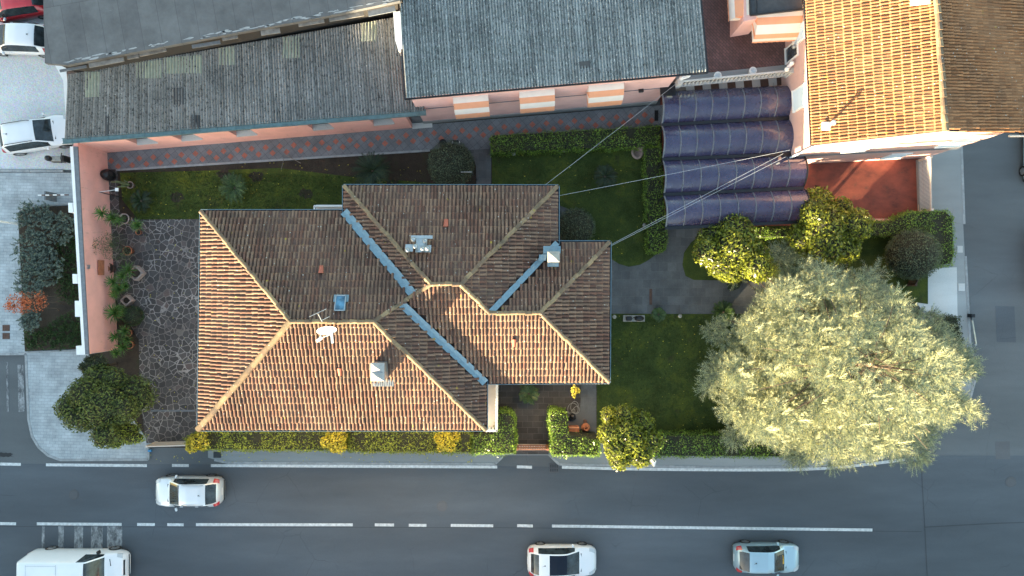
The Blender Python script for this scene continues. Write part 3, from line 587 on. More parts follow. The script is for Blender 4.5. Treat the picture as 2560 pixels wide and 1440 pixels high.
for i in range(20): cc = c + t * ((i + .5) / 20 - .5) * L; b.box((cc.x, cc.y, ez - .035), (.03, .29, .05), an)
build('gutter', b, M['gutter'], ws)
b = MB(); p0 = P(173, 384, 0) + Vector((0, .35, 0)); q0 = P(1085, 304, 0) + Vector((0, .28, 0)); p0 = Vector(((158 - 1280) * (H - ez) / F + .1, (720 - 352) * (H - ez) / F + .05, 0)); q0 = Vector(((1062 - 1280) * (H - ez) / F - .1, (720 - 279) * (H - ez) / F + .05, 0)); L = (q0 - p0).length
ops = []
for cx_ in (330, 447, 592, 793, 953, 1045): 
    s_ = (cx_ - 176) / (1068 - 176) * L; ops.append((s_ - .6, s_ + .6, 1.6 if cx_ != 1045 else .1, 3.0))
_, t, nr, an = wall_open(b, p0, q0, 0, ez - .15, .35, ops)
nwl = NWr.copy(); nel = NEr.copy()
b.prism([(p0.x, p0.y + .35), (p0.x + .3, p0.y + .35), (nwl.x + .35, nwl.y), (nwl.x + .05, nwl.y)], 0, ez - .15); wl = build('wall', b, M['pinkwall'], ws)
for i, (s0, s1, zb, zt) in enumerate(ops):
    c = p0 + t * (s0 + s1) / 2; b = MB(); cc = c + nr * .10; b.box((cc.x, cc.y, zb + .02), (s1 - s0 - .01, .34, .05), an); wn = build('window', b, M['concrete_lt'], ws)
    b = MB(); cc = c + nr * .3; b.box((cc.x, cc.y, (zb + zt) / 2), (s1 - s0, .04, zt - zb), an); build('pane', b, M['pane'], wn)
# flat roofed building
fb = thing('flat_roofed_building', 'grey flat roofed building with flaking edge at the top left', 'building', P(500, 60, 0)); fz = 6.3
b = MB(); fr = [(98, -420), (112, 158), (166, 163), (560, 88), (800, 44), (1000, 2), (1060, -420)]; b.prism(ppoly(fr, fz), fz - .25, fz); build('roof', b, M['membrane'], fb)
b = MB(); w_in = [(110, -420), (124, 150), (176, 155), (560, 80), (1000, -8), (1050, -420)]; b.prism(ppoly(w_in, fz), 0, fz - .25); build('wall', b, M['darkwall'], fb)
b = MB(); rr = random.Random(5)
x = 150
while x < 985:
    L = rr.uniform(28, 90); x1 = min(x + L, 988); ym = lambda xx: 163 - (xx - 166) * .187
    if rr.random() < .75:
        o = rr.uniform(0, 7); z_ = fz - .3 - rr.uniform(0, .3); a, q = P(x, ym(x) + 6 + o, z_), P(x1, ym(x1) + 6 + o + rr.uniform(-2, 2), z_); Ln = (q - a).length; an2 = math.atan2(q.y - a.y, q.x - a.x); c = (a + q) / 2; mt = 'wood' if rr.random() < .6 else 'copinggrey'; b = MB(); b.box((c.x, c.y, z_), (Ln, rr.uniform(.12, .3), .06), an2); build('fascia_board', b, M[mt], fb)
    x = x1 + rr.uniform(0, 14)
b = MB(); x = 180
while x < 985:
    L = rr.uniform(6, 26); yy = 163 - (x - 166) * .187 - rr.uniform(4, 12); a = P(x, yy, fz); n = 9
    if rr.random() < .65:
        b = MB(); b.face([(a.x + (L / 48) * (.5 + rr.random() * .6) * math.cos(i * 6.283 / n) * .9, a.y + .055 * (.2 + rr.random()) * math.sin(i * 6.283 / n) + .19 * .9 * (L / 48) * math.cos(i * 6.283 / n), fz + .006) for i in range(n)]); build('paint_flake', b, M['kerb'], fb)
    x += L * rr.uniform(.5, 1.3)
b = MB(); b.prism(ppoly([(136, 160), (164, 160), (168, 200), (172, 300), (165, 300), (158, 202), (152, 190)], 3.2), 0, 3.2); tag(build('yard_wall', b, M['white']), 'white wall end beside the parked cars under the flat roof corner', 'wall')
b = MB(); b.prism(ppoly([(983, 30), (1000, 28), (1006, 122), (996, 126), (988, 100)], 5.9), 4.4, 5.9); tag(build('party_wall', b, M['white']), 'white wall end between the two corrugated roofs at the top', 'wall')
# pink building, centre
pb = thing('pink_building', 'pink building under a large blue grey corrugated roof with three striped awnings', 'building', P(1380, 150, 0)); cz = 6.3
sw, se = P(1014, 245, cz), P(1768, 179, cz); ne, nw = P(1728, -260, cz - 1.5), P(983, -200, cz - 1.5)
b = MB(); corrugate(b, sw, se, ne, nw, .15, .045, rows=8); pr = build('roof', b, M['corr2'], pb, True)
b = MB()
for a, q in ((sw, se), (nw, sw), (se, ne)):
    c = (a + q) / 2; an = math.atan2(q.y - a.y, q.x - a.x); tt = (q - a).normalized(); L = (q - a).length; vs = []
    for e_ in (a - tt * .05, q + tt * .05):
        for ox, oz in ((-.03, -.16), (.03, -.16), (.03, .0), (-.03, .0)): n2 = Vector((tt.y, -tt.x, 0)).normalized(); vs.append(e_ + n2 * (ox + .04) + Vector((0, 0, oz)))
    b.add(vs, [(0, 1, 5, 4), (1, 2, 6, 5), (2, 3, 7, 6), (3, 0, 4, 7), (0, 3, 2, 1), (4, 5, 6, 7)])
build('fascia', b, M['darkmetal'], pb)
k = (H - cz) / F; wl0 = Vector((sw.x + .15, sw.y + .2, 0)); wl1 = Vector((se.x - 1.3, se.y + .08, 0))
b = MB(); q4 = [(wl0.x, wl0.y), (wl1.x, wl1.y), (ne.x - 1.3, ne.y), (nw.x + .2, nw.y)]; zt4 = [cz - .2, cz - .2, cz - 1.7, cz - 1.7]
b.add([(x, y, .6) for x, y in q4] + [(x, y, z) for (x, y), z in zip(q4, zt4)], [(0, 1, 5, 4), (1, 2, 6, 5), (2, 3, 7, 6), (3, 0, 4, 7), (4, 5, 6, 7)]); build('wall', b, M['pinkpale'], pb)
b = MB(); b.prism([(wl0.x - .03, wl0.y - .05), (wl1.x + .02, wl1.y - .05), (ne.x - 1.3, ne.y), (nw.x + .2, nw.y)], 0, .6); build('plinth', b, M['concrete'], pb)
an = math.atan2(wl1.y - wl0.y, wl1.x - wl0.x); t = Vector((math.cos(an), math.sin(an), 0)); nr = Vector((-t.y, t.x, 0)); c = (wl0 + wl1) / 2 - nr * .01
b = MB(); b.box((c.x, c.y, 3.3), ((wl1 - wl0).length, .04, .05), an); build('string_course', b, M['copinggrey'], pb)
def awning(parent, cpt, an, width, proj, z_top, z_low, cols=4, round_=True):
    b = MB(); t = Vector((math.cos(an), math.sin(an), 0)); o = Vector((t.y, -t.x, 0)); N = 12; rows = []
    for i in range(N + 1):
        f = i / N; th = f * math.pi / 2; d_ = proj * math.sin(th) if round_ else proj * f; z = z_low + (z_top - z_low) * math.cos(th) if round_ else z_top + (z_low - z_top) * f; rows.append((d_, z))
    for i in range(N):
        b.mi = (i * cols // N) % 2
        (d0, z0), (d1, z1) = rows[i], rows[i + 1]; a = cpt - t * width / 2; q = cpt + t * width / 2
        b.face([tuple(a + o * d1) [:2] + (z1,), tuple(q + o * d1)[:2] + (z1,), tuple(q + o * d0)[:2] + (z0,), tuple(a + o * d0)[:2] + (z0,)])
    for sgn in (-1, 1):
        for i in range(N):
            b.mi = (i * cols // N) % 2; (d0, z0), (d1, z1) = rows[i], rows[i + 1]; e_ = cpt + t * width / 2 * sgn; b.face([tuple(e_)[:2] + (z_low,), tuple(e_ + o * d0)[:2] + (z0,), tuple(e_ + o * d1)[:2] + (z1,)])
    b.mi = 1; nn = 16
    for i in range(nn):
        s0 = -width / 2 + width * i / nn; s1 = s0 + width / nn; dd = .16 if i % 2 else .12; b.face([tuple(cpt + t * s0 + o * (proj + .005))[:2] + (z_low,), tuple(cpt + t * s1 + o * (proj + .005))[:2] + (z_low,), tuple(cpt + t * s1 + o * (proj + .02))[:2] + (z_low - dd,), tuple(cpt + t * s0 + o * (proj + .02))[:2] + (z_low - dd,)])
    return build('awning', b, [M['awn_w'], M['awn_o']], parent, False)
for px in (1178, 1341, 1511):
    cx_ = P(px, 250, 4.2).x; s_ = (cx_ - wl0.x) / (wl1.x - wl0.x); awning(pb, wl0.lerp(wl1, s_), an, 1.85, .78, 4.95, 3.75)
b = MB(); c = P(1607, 223, 3.9); b.box((c.x, wl0.lerp(wl1, (c.x - wl0.x) / (wl1.x - wl0.x)).y - .08, 3.4), (.28, .2, .16), an, .03); build('wall_lamp', b, M['black'], pb)
b = MB(); R2_ = (sw, se, ne, nw); q = quadpt(*R2_, *inv(*R2_, 1462, 162)); b.box((q.x, q.y, q.z + .03), (.52, .34, .05), an); build('roof_hatch', b, M['corrdark'], pr)
b = MB(); q = P(1670, 220, 3.4); b.box((q.x, q.y - .1, 3.35), (.85, .7, .05), an); build('door_canopy', b, M['darkmetal'], pb)
# terrace block with balustrade
tbk = thing('roof_terrace', 'brown paved roof terrace with white balustrade between the pink building and the tiled house', 'terrace', P(1840, 120, 0)); tz_ = 3.0
tp = ppoly([(1690, 206), (1985, 178), (1985, -260), (1690, -260)], tz_); b = MB(); b.prism(tp, 0, tz_ - .1); build('wall', b, M['greywall'], tbk)
b = MB(); b.prism(ppoly([(1690, 190), (1985, 162), (1985, -260), (1690, -260)], tz_), tz_ - .09, tz_); build('floor', b, M['terrace'], tbk)
b = MB(); b.prism(ppoly([(1690, 207), (1985, 179), (1985, 160), (1690, 190)], tz_ + .03), tz_ - .09, tz_ + .03); build('floor_edge', b, M['concrete'], tbk)
b = MB(); a, q = P(1700, 204, tz_ + .9), P(1984, 176, tz_ + .9); L = (q - a).length; an3 = math.atan2(q.y - a.y, q.x - a.x); c = (a + q) / 2; b.box((c.x, c.y, tz_ + .9), (L, .09, .08), an3); b.box((c.x, c.y, tz_ + .06), (L, .14, .1), an3)
for i in range(30): s_ = a.lerp(q, i / 29); b.lathe((s_.x, s_.y, tz_ + .1), [(.04, 0), (.065, .2), (.06, .3), (.03, .5), (.05, .76)], 8)
for s_ in (a, q): b.box((s_.x, s_.y, tz_ + .48), (.28, .28, .98), an3)
build('balustrade', b, M['dirtywhite'], tbk)
b = MB(); b.mi = 0; a, q = P(1715, 222, 2.2), P(1962, 203, 2.2)
for i in range(12):
    b.mi = i % 2; p_ = a.lerp(q, i / 12); r_ = a.lerp(q, (i + 1) / 12); b.box(((p_.x + r_.x) / 2, (p_.y + r_.y) / 2, 2.2), ((r_ - p_).length - .004, .42, .08), an3)
build('chequered_ledge', b, [M['dirtywhite'], M['brown']], tbk)
for i, (px, py, lb) in enumerate(((1795, 188, 'white round urn on the terrace floor behind the balustrade, left of two'), (1883, 176, 'white round urn on the terrace floor behind the balustrade, right of two'))):
    b = MB(); c = P(px, py, tz_ + .5); b.lathe((c.x, c.y, tz_ + .03), [(.12, 0), (.09, .08), (.19, .3), (.21, .45), (.16, .47), (.13, .3), (.02, .28)], 18); tag(build('urn', b, M['white'], smooth=True), lb, 'urn')
for px, py, rz, lb in ((1712, 192, .3, 'white carved ornament on the left end post of the terrace balustrade'), (1973, 166, .9, 'white carved ornament on the right end post of the terrace balustrade')):
    b = MB(); c = P(px, py, tz_ + 1.15)
    b.box((c.x, c.y, tz_ + 1.12), (.5, .2, .2), rz, .05); b.lathe((c.x + .18 * math.cos(rz), c.y + .18 * math.sin(rz), tz_ + 1.1), [(.1, 0), (.13, .15), (.06, .3), (.01, .33)], 10); b.lathe((c.x - .18 * math.cos(rz), c.y - .18 * math.sin(rz), tz_ + 1.1), [(.13, 0), (.1, .12), (.01, .2)], 10); tag(build('ornament', b, M['white'], smooth=False), lb, 'ornament')
# ---------------- tiled house on the right ----------------
hz = 6.3; rz_ = 8.5
hs = thing('tiled_house', 'soft pink house with a sunlit orange tiled gable roof at the top right', 'house', P(2200, 200, 0))
W0, W1 = P(2032, 363, hz), P(2003, -260, hz); R0, R1_ = P(2362, 327, rz_), P(2324, -260, rz_); E0, E1 = P(2590, 332, hz + .2), P(2545, -260, hz + .2)
def pl3(A, B, C):
    n = (B - A).cross(C - A); return lambda x, y: A.z - (n.x * (x - A.x) + n.y * (y - A.y)) / n.z
b = MB(); dz = Vector((0, 0, .14)); b.face([W1 - dz, W0 - dz, R0 - dz, R1_ - dz]); b.face([R1_ - dz, R0 - dz, E0 - dz, E1 - dz]); rf = build('roof', b, M['deck'], hs)
tb = MB(); po = [tuple(q)[:2] for q in (W0, R0, R1_, W1)]; tiles(tb, W0, W1, po, pl3(W0, W1, R0), .155, .38, amp=.75)
po = [tuple(q)[:2] for q in (R0, E0, E1, R1_)]; tiles(tb, E0, E1, po, pl3(E0, E1, R0), .155, .38, amp=.7); build('roof_tiles', tb, [M['house_tile'], M['pan2']], rf)
tb = MB(); ridge(tb, R0, R1_, .15, .4); build('ridge_tiles', tb, M['ridge'], rf)
b = MB(); c = (W0 + W1) / 2; an = math.atan2(W1.y - W0.y, W1.x - W0.x); b.box((c.x - .05, c.y, hz - .05), ((W1 - W0).length, .1, .09), an); build('gutter', b, M['darkmetal'], rf); b = MB(); c = (E0 + E1) / 2; an = math.atan2(E1.y - E0.y, E1.x - E0.x); b.box((c.x + .07, c.y, hz + .1), ((E1 - E0).length, .14, .1), an); build('gutter', b, M['darkmetal'], rf)
gw0 = Vector((W0.x + .2, W0.y + .06, 0)); gw1 = Vector((24.5, 7.72, 0)); gN0 = Vector((W1.x + .2, W1.y, 0)); gN1 = Vector((24.0, W1.y, 0)); rk = R0.x
kz = lambda x: hz + (rz_ - hz) * (x - W0.x) / (R0.x - W0.x) if x < rk else rz_ - (rz_ - hz) * (x - rk) / (E0.x - rk)
b = MB(); yr = gw0.lerp(gw1, (rk - gw0.x) / (gw1.x - gw0.x)).y; q = .2
vs = [(gw0.x, gw0.y, 0), (gw1.x, gw1.y, 0), (gw1.x, gw1.y, kz(gw1.x) - q), (rk, yr, rz_ - q), (gw0.x, gw0.y, kz(gw0.x) - q), (gN0.x, gN0.y, 0), (gN1.x, gN1.y, 0), (gN1.x, gN1.y, kz(gw1.x) - q), (rk, gN1.y, rz_ - q), (gN0.x, gN0.y, kz(gw0.x) - q)]
b.add(vs, [(0, 1, 2, 3, 4), (0, 4, 9, 5), (1, 6, 7, 2), (5, 9, 8, 7, 6)]); build('wall', b, M['pinkhouse'], hs)
tS = (gw1 - gw0).normalized(); nS = Vector((tS.y, -tS.x, 0)); anS = math.atan2(tS.y, tS.x)
tW = (gN0 - gw0).normalized(); nW = Vector((-tW.y, tW.x, 0)); anW = math.atan2(tW.y, tW.x)
def window(px, py, z, wall0, tt, nn, an, wd, ht, shut, parent):
    # centre found where the sight line meets the wall plane
    p = P(px, py, z); s_ = (p - wall0).dot(tt); s_ = (Vector((p.x, p.y, 0)) - wall0).dot(tt); c = wall0 + tt * s_ + nn * .02
    b = MB(); 
    for dx in (-wd / 2, wd / 2): cc = c + tt * dx; b.box((cc.x, cc.y, z), (.09, .07, ht + .1), an)
    for dz_ in (-ht / 2, ht / 2): b.box((c.x, c.y, z + dz_), (wd + .1, .09 if dz_ > 0 else .2, .09), an)
    wn = build('window', b, M['white'], parent); b = MB(); b.box((c.x, c.y, z), (wd, .05, ht), an)
    if shut:
        n = int(ht / .09)
        for i in range(n): b.box((c.x + nn.x * .02, c.y + nn.y * .02, z - ht / 2 + (i + .5) * ht / n), (wd - .08, .05, .03), an)
    build('shutter' if shut else 'pane', b, M['shutter'] if shut else M['pane'], wn)
window(1998, 245, 4.6, gw0, tW, nW, anW, 1.1, 1.5, True, hs); window(2012, 85, 4.9, gw0, tW, nW, anW, .8, 1.3, True, hs); window(1969, 130, 3.9, gw0, tW, nW, anW, .8, 1.5, False, hs)
window(2390, 345, 4.7, gw0, tS, nS, anS, 1.3, 1.5, True, hs); window(2150, 375, 4.7, gw0, tS, nS, anS, 1.2, 1.5, True, hs); window(2240, 388, 1.6, gw0, tS, nS, anS, 1.1, 1.2, True, hs)
b = MB(); c = gw0 + tS * 4.6 + nS * .04; b.box((c.x, c.y, 3.15), (9.2, .06, .12), anS); b.box((c.x, c.y, 3.35), (9.2, .04, .05), anS); build('string_course', b, M['copinggrey'], hs)
b = MB(); c = gw0 + nS * .1 - tS * .1; b.tube([(c.x, c.y, .1), (c.x, c.y, hz - .2)], .05); c = gw0 + tW * 2.4 + nW * .08; build('downpipe', b, M['shutter'], hs)
b = MB(); c = P(1986, 115, 4.6); s_ = (Vector((c.x, c.y, 0)) - gw0).dot(tW); q = gw0 + tW * s_ + nW * .15; b.lathe((q.x, q.y, 4.4), [(.05, 0), (.11, .05), (.12, .12), (.06, .2), (.01, .22)], 14); b.tube([(q.x, q.y, 4.45), (q.x - nW.x * .15, q.y, 4.45)], .02); build('wall_lamp', b, M['metal'], hs, True)
b = MB(); c = P(2100, 298, 8.0); zc0 = pl3(W0, W1, R0)(c.x, c.y); b.tube([(c.x, c.y, zc0 - .1), (c.x, c.y, zc0 + .75)], .07, 12); b.box((c.x - .05, c.y - .02, zc0 + .12), (.42, .4, .1)); b.lathe((c.x, c.y, zc0 + .75), [(.06, 0), (.13, .02), (.13, .06), (.01, .14)], 12); build('flue', b, M['cream'], rf)
b = MB(); c = P(2302, -2, 8.3); b.box((c.x, c.y, 8.2), (.8, .5, .5)); build('roof_window', b, M['cream'], rf)
for px0, py0, r in ((2205, 160, 0),): pass
# awnings / canopy over the terrace
hw = thing('terrace_awning', 'peach and cream striped canvas awning above the brown terrace under the grey canopy', 'awning', P(1930, 60, 4.6))
aw = awning(hw, Vector((P(1945, 40, 5.2).x, P(1945, 22, 5.0).y, 0)), .05, 2.35, 1.5, 5.5, 4.5, 5); aw.name = 'canvas'
hw2 = thing('terrace_awning', 'peach and cream canvas awning at the top frame edge left of the dark canopy', 'awning', P(1840, 5, 4.6))
aw = awning(hw2, Vector((P(1850, -2, 5.0).x + .8, P(1850, -30, 5.0).y, 0)), -math.pi / 2 + .05, 3.0, 1.3, 5.4, 4.6, 3); aw.name = 'canvas'
b = MB(); b.prism(ppoly([(1838, 78), (1885, 70), (1885, -200), (1838, -200)], 3.9), 3.0, 5.3); tag(build('stair_block', b, M['pinkpale']), 'small pink block rising from the brown terrace beside the awnings', 'wall')
cn = thing('flat_canopy', 'dark framed flat canopy roof against the tiled house at the top', 'canopy', P(1940, 10, 5.6))
b = MB(); b.prism(ppoly([(1878, 36), (2006, 22), (2000, -200), (1872, -200)], 5.7), 5.6, 5.7); build('cover', b, M['corrdark'], cn)
b = MB(); a, q, r_ = P(1876, 38, 5.75), P(2009, 23, 5.75), P(1870, -200, 5.75); b.tube([a, q], .06, 6); b.tube([a, r_], .06, 6); b.tube([a + Vector((.35, .1, 0)), r_ + Vector((.35, 0, 0))], .02, 6); build('frame', b, M['black'], cn)
# polycarbonate vault canopy
vt = thing('vaulted_canopy', 'carport of four purple blue arched polycarbonate vaults beside the tiled house', 'canopy', P(1815, 395, 0))
edges = [((1652, 229), (1975, 214)), ((1655, 315), (1978, 297)), ((1657, 401), (1990, 387)), ((1660, 489), (2010, 472)), ((1664, 573), (2013, 556))]
xr = [1974, 1978, 2008, 2013]
for i in range(4):
    zs, rise = 3.0, .58; A0, B0 = P(edges[i][0][0], edges[i][0][1], zs), P(xr[i], edges[i][1][1] + (0 if i < 2 else 1), zs); A1, B1 = P(edges[i + 1][0][0], edges[i + 1][0][1] - 5, zs), P(xr[i], edges[i + 1][1][1] - 4, zs)
    b = MB(); N = 18; nx = 8; vs = []; fs = []
    for ix in range(nx + 1):
        for k in range(N + 1):
            f = k / N; s_ = ix / nx; top = A0.lerp(B0, s_); bot = A1.lerp(B1, s_); p = top.lerp(bot, .5 - .5 * math.cos(math.pi * f) if False else f); vs.append((p.x, p.y, zs + rise * math.sin(math.pi * f) ** .8))
    for ix in range(nx):
        for k in range(N): o = ix * (N + 1) + k; fs.append((o, o + 1, o + N + 2, o + N + 1))
    b.add(vs, fs); build('vault_sheet', b, M['poly'], vt, True)
    for ix in range(nx + 1):
        b = MB(); b.tube([Vector(vs[ix * (N + 1) + k]) + Vector((0, 0, .012)) for k in range(N + 1)], (.03 if ix not in (0, nx) else .05), 6); build('rib', b, M['copinggrey'] if ix < nx else M['black'], vt, True)
    b = MB(); c0, c1 = P(edges[i + 1][0][0] - 2, edges[i + 1][0][1] - 2, zs), P(xr[i], edges[i + 1][1][1] - 1.5, zs); L = (c1 - c0).length; an = math.atan2(c1.y - c0.y, c1.x - c0.x); c = (c0 + c1) / 2; b.box((c.x, c.y, zs + .07), (L, .17, .08), an); build('valley_gutter', b, M['darkmetal'], vt)
for (px, py) in ((1660, 318), (1662, 403), (1665, 490), (1668, 570), (2005, 478), (2010, 560)):
    b = MB(); c = P(px, py, 3); b.box((c.x, c.y, 1.5), (.1, .1, 3.0)); build('post', b, M['darkmetal'], vt)
# ---------------- garden wall left ----------------
gw = thing('garden_wall', 'tall salmon plaster garden wall with grey coping along the left of the patio', 'wall', P(230, 620, 0)); gz = 3.0
wo = ppoly([(176, 365), (209, 886), (219, 886), (190, 365)], gz); b = MB(); b.prism(ppoly([(180, 340), (212, 885), (220, 885), (191, 340)], gz), 0, gz - .08); build('wall', b, M['pinkwall'], gw)
b = MB(); b.prism(ppoly([(183, 366), (213, 886), (222, 886), (194, 366)], gz), gz - .08, gz); build('coping', b, M['copinggrey'], gw)
b = MB(); b.prism(ppoly([(175, 366), (206, 886), (213, 886), (182.7, 366)], gz), 0, gz + .01)
for x, y, w_, h_ in ((176, 519, 11, 12), (187, 697, 12, 12), (193, 772, 12, 20), (201, 876, 22, 11)): b.prism(ppoly([(x - w_ / 2, y - h_), (x + w_ / 2, y - h_), (x + w_ / 2 + 1, y + h_), (x - w_ / 2 + 1, y + h_)], gz - .05), 0, gz - .045 + .002 * (x % 3))
build('outer_face', b, M['white'], gw)
b = MB(); c = P(234, 669, 1.6); b.box((-22.95, c.y, 1.45), (.04, .0 + .75, .5)); b.v = [(x + 0, y, z) for x, y, z in b.v]; 
xw = lambda py: (P(185 + (py - 340) * .0623 + 8, py, gz).x)
b = MB(); c = P(235, 669, 1.5); b.box((P(211, 669, gz).x + .03, c.y, 1.5), (.05, .85, .55)); build('vent_panel', b, M['terracotta'], gw)
b = MB(); b.box((P(209, 669, gz).x + .02, P(0, 667, 2.7).y, 2.62), (.14, .22, .16)); build('wall_lamp', b, M['metal'], gw)

# ---------------- vegetation ----------------
def leafobj(name, pts, nrm, size, asp, mat, parent, spread=.8, jit=.35, fold=False):
    n = len(pts); pts = np.asarray(pts, float)
    r = rng.normal(size=(n, 3)); nn = nrm + spread * r; nn /= np.linalg.norm(nn, axis=1)[:, None] + 1e-9
    t = rng.normal(size=(n, 3)); t -= (t * nn).sum(1)[:, None] * nn; t /= np.linalg.norm(t, axis=1)[:, None] + 1e-9; bt = np.cross(nn, t)
    s = size * (1 + jit * rng.normal(size=(n, 1))).clip(.4, 2.0); a = t * s * .5; c = bt * s * asp * .5
    v = np.stack([pts - a, pts - c * .9 + a * .1, pts + a, pts + c * .9 + a * .1], 1).reshape(-1, 3)
    root = parent
    while root is not None and root.parent: root = root.parent
    if root is not None: v = v - np.array(root.location)
    me = bpy.data.meshes.new(name); me.vertices.add(4 * n); me.vertices.foreach_set('co', v.ravel()); me.loops.add(4 * n); me.loops.foreach_set('vertex_index', np.arange(4 * n)); me.polygons.add(n)
    me.polygons.foreach_set('loop_start', np.arange(n) * 4); me.polygons.foreach_set('loop_total', np.full(n, 4)); me.materials.append(mat); me.update(); me.validate()
    o = bpy.data.objects.new(name, me); COL.objects.link(o)
    if parent is not None: o.parent = parent
    return o
def blobpts(blobs, dens, shell=.22, zmin=-.55):
    P_, N_ = [], []
    for bi, (x, y, z, rx, ry, rz) in enumerate(blobs):
        n = int(dens * 4 * math.pi * ((rx * ry + rx * rz + ry * rz) / 3)); d_ = rng.normal(size=(n, 3)); d_ /= np.linalg.norm(d_, axis=1)[:, None]; d_ = d_[d_[:, 2] > zmin]
        rr = 1 - shell * np.abs(rng.normal(size=len(d_))) * .7 + .04 * rng.normal(size=len(d_)); p = d_ * rr[:, None] * [rx, ry, rz] + [x, y, z]
        keep = np.ones(len(p), bool)
        for bj, (X, Y, Z, RX, RY, RZ) in enumerate(blobs):
            if bj != bi: keep &= (((p - [X, Y, Z]) / [RX, RY, RZ]) ** 2).sum(1) > .62
        P_.append(p[keep]); N_.append((d_ / [rx, ry, rz] * max(rx, ry, rz))[keep])
    return np.concatenate(P_), np.concatenate(N_)
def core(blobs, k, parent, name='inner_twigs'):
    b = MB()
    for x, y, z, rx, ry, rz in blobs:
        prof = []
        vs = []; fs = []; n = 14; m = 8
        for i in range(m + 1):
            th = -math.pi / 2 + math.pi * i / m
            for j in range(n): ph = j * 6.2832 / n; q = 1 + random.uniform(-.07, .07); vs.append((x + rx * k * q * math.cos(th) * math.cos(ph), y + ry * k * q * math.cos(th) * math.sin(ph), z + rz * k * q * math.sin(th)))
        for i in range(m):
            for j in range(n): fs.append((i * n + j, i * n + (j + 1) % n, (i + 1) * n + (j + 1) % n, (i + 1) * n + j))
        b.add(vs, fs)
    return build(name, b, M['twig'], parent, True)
def trunk(parent, x, y, ztop, r, n=4, spreadr=.5, z0=.1):
    b = MB(); b.tube([(x, y, z0), (x + .05, y - .03, ztop * .5), (x, y, ztop)], r, 8, r * .6); return_ = None
    for i in range(n): a = i * 6.283 / n + .4; b.tube([(x, y, ztop * .75), (x + spreadr * .5 * math.cos(a), y + spreadr * .5 * math.sin(a), ztop), (x + spreadr * math.cos(a), y + spreadr * math.sin(a), ztop + spreadr * .7)], r * .5, 6, r * .15)
    return build('trunk', b, M['bark'], parent)
def ball(px, py, rpx, zc, label, mat='l_ball', leaf=.07, dens=420, rzk=.9, name='clipped_bush', asp=.5):
    c = P(px, py, zc); r = rpx * (H - zc) / F; t = thing(name, label, 'bush', (c.x, c.y, .1)); bl = [(c.x, c.y, zc, r, r, r * rzk)]
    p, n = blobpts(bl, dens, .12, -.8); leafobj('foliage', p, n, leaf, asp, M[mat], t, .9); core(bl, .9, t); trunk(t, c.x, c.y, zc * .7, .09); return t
ball(1127, 412, 59, 1.45, 'large grey green clipped ball bush between the cycad and the slab path'); ball(1440, 567, 48, 1.3, 'grey green clipped ball bush tucked against the villa eaves'); ball(2283, 636, 64, 1.8, 'dark clipped ball tree by the street hedge above the blue cedar', leaf=.08)
def lobes(cx, cy, zc, r, n, k=.55, flat=.75, seed=1):
    rr = random.Random(seed); bl = [(cx, cy, zc, r * .68, r * .68, r * flat * .85)]
    for i in range(n): a = i * 6.283 / n + rr.uniform(-.3, .3); q = r * rr.uniform(.42, .78); s_ = r * rr.uniform(k * .5, k * .95); bl.append((cx + q * math.cos(a), cy + q * math.sin(a), zc + rr.uniform(-.35, .3) * r, s_, s_, s_ * .85))
    return bl
def tree(px, py, rpx, zc, label, mat, leaf, dens, name, seed, n=8, trunkr=.12, sx=1.0, sy=1.0, asp=.5, group=None):
    c = P(px, py, zc); r = rpx * (H - zc) / F; t = thing(name, label, 'tree', (c.x, c.y, .1), group); bl = lobes(c.x, c.y, zc, r, n, seed=seed); bl = [(c.x + (b_[0] - c.x) * sx, c.y + (b_[1] - c.y) * sy, b_[2], b_[3] * sx, b_[4] * sy, b_[5]) for b_ in bl]
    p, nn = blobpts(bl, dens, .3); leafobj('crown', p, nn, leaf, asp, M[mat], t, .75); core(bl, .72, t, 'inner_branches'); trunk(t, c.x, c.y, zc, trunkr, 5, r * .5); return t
tree(1832, 625, 92, 3.3, 'sunlit yellow green magnolia tree left of the pair below the arched canopy', 'l_magnolia', .16, 190, 'magnolia_tree', 3)
tree(2060, 570, 94, 3.5, 'sunlit magnolia tree at the edge of the red driveway', 'l_magnolia', .16, 190, 'magnolia_tree', 5, 9)
tree(1563, 1092, 84, 3.2, 'magnolia tree leaning over the street hedge above the white edge line', 'l_magnolia', .155, 200, 'magnolia_tree', 8, 8, sy=1.0)
tree(262, 1012, 108, 3.1, 'dark spreading evergreen tree at the corner of the grey block pavement', 'l_corner', .13, 210, 'evergreen_tree', 9, 10, sx=.98, sy=.95)
t = tree(235, 920, 42, 2.2, 'small dark evergreen shrub between the wall end and the corner tree', 'l_darkhedge', .10, 260, 'evergreen_shrub', 4, 6); t['category'] = 'bush'
t = tree(300, 1085, 62, 1.9, 'low bright green hedge shrub under the corner tree above the pavement', 'l_olive', .09, 260, 'hedge_shrub', 14, 7, sy=.62, sx=1.1); t['category'] = 'bush'
for px, py, r, lb, s_ in ((490, 1106, 30, 'golden leaved shrub at the left end of the street hedge by the white fence', 21), (843, 1102, 34, 'golden leaved shrub midway along the street hedge under the long villa eave', 22), (1113, 1101, 32, 'golden leaved shrub in the street hedge near the balcony corner', 23)):
    t = tree(px, py, r, 2.2, lb, 'l_yellow', .13, 330, 'golden_shrub', s_, 6, .05); t['category'] = 'bush'
t = tree(1437, 976, 14, 2.5, 'small bright yellow shrub below the balcony edge', 'l_yellow', .1, 500, 'golden_shrub', 25, 4, .03, sx=.8, sy=1.2); t['category'] = 'bush'
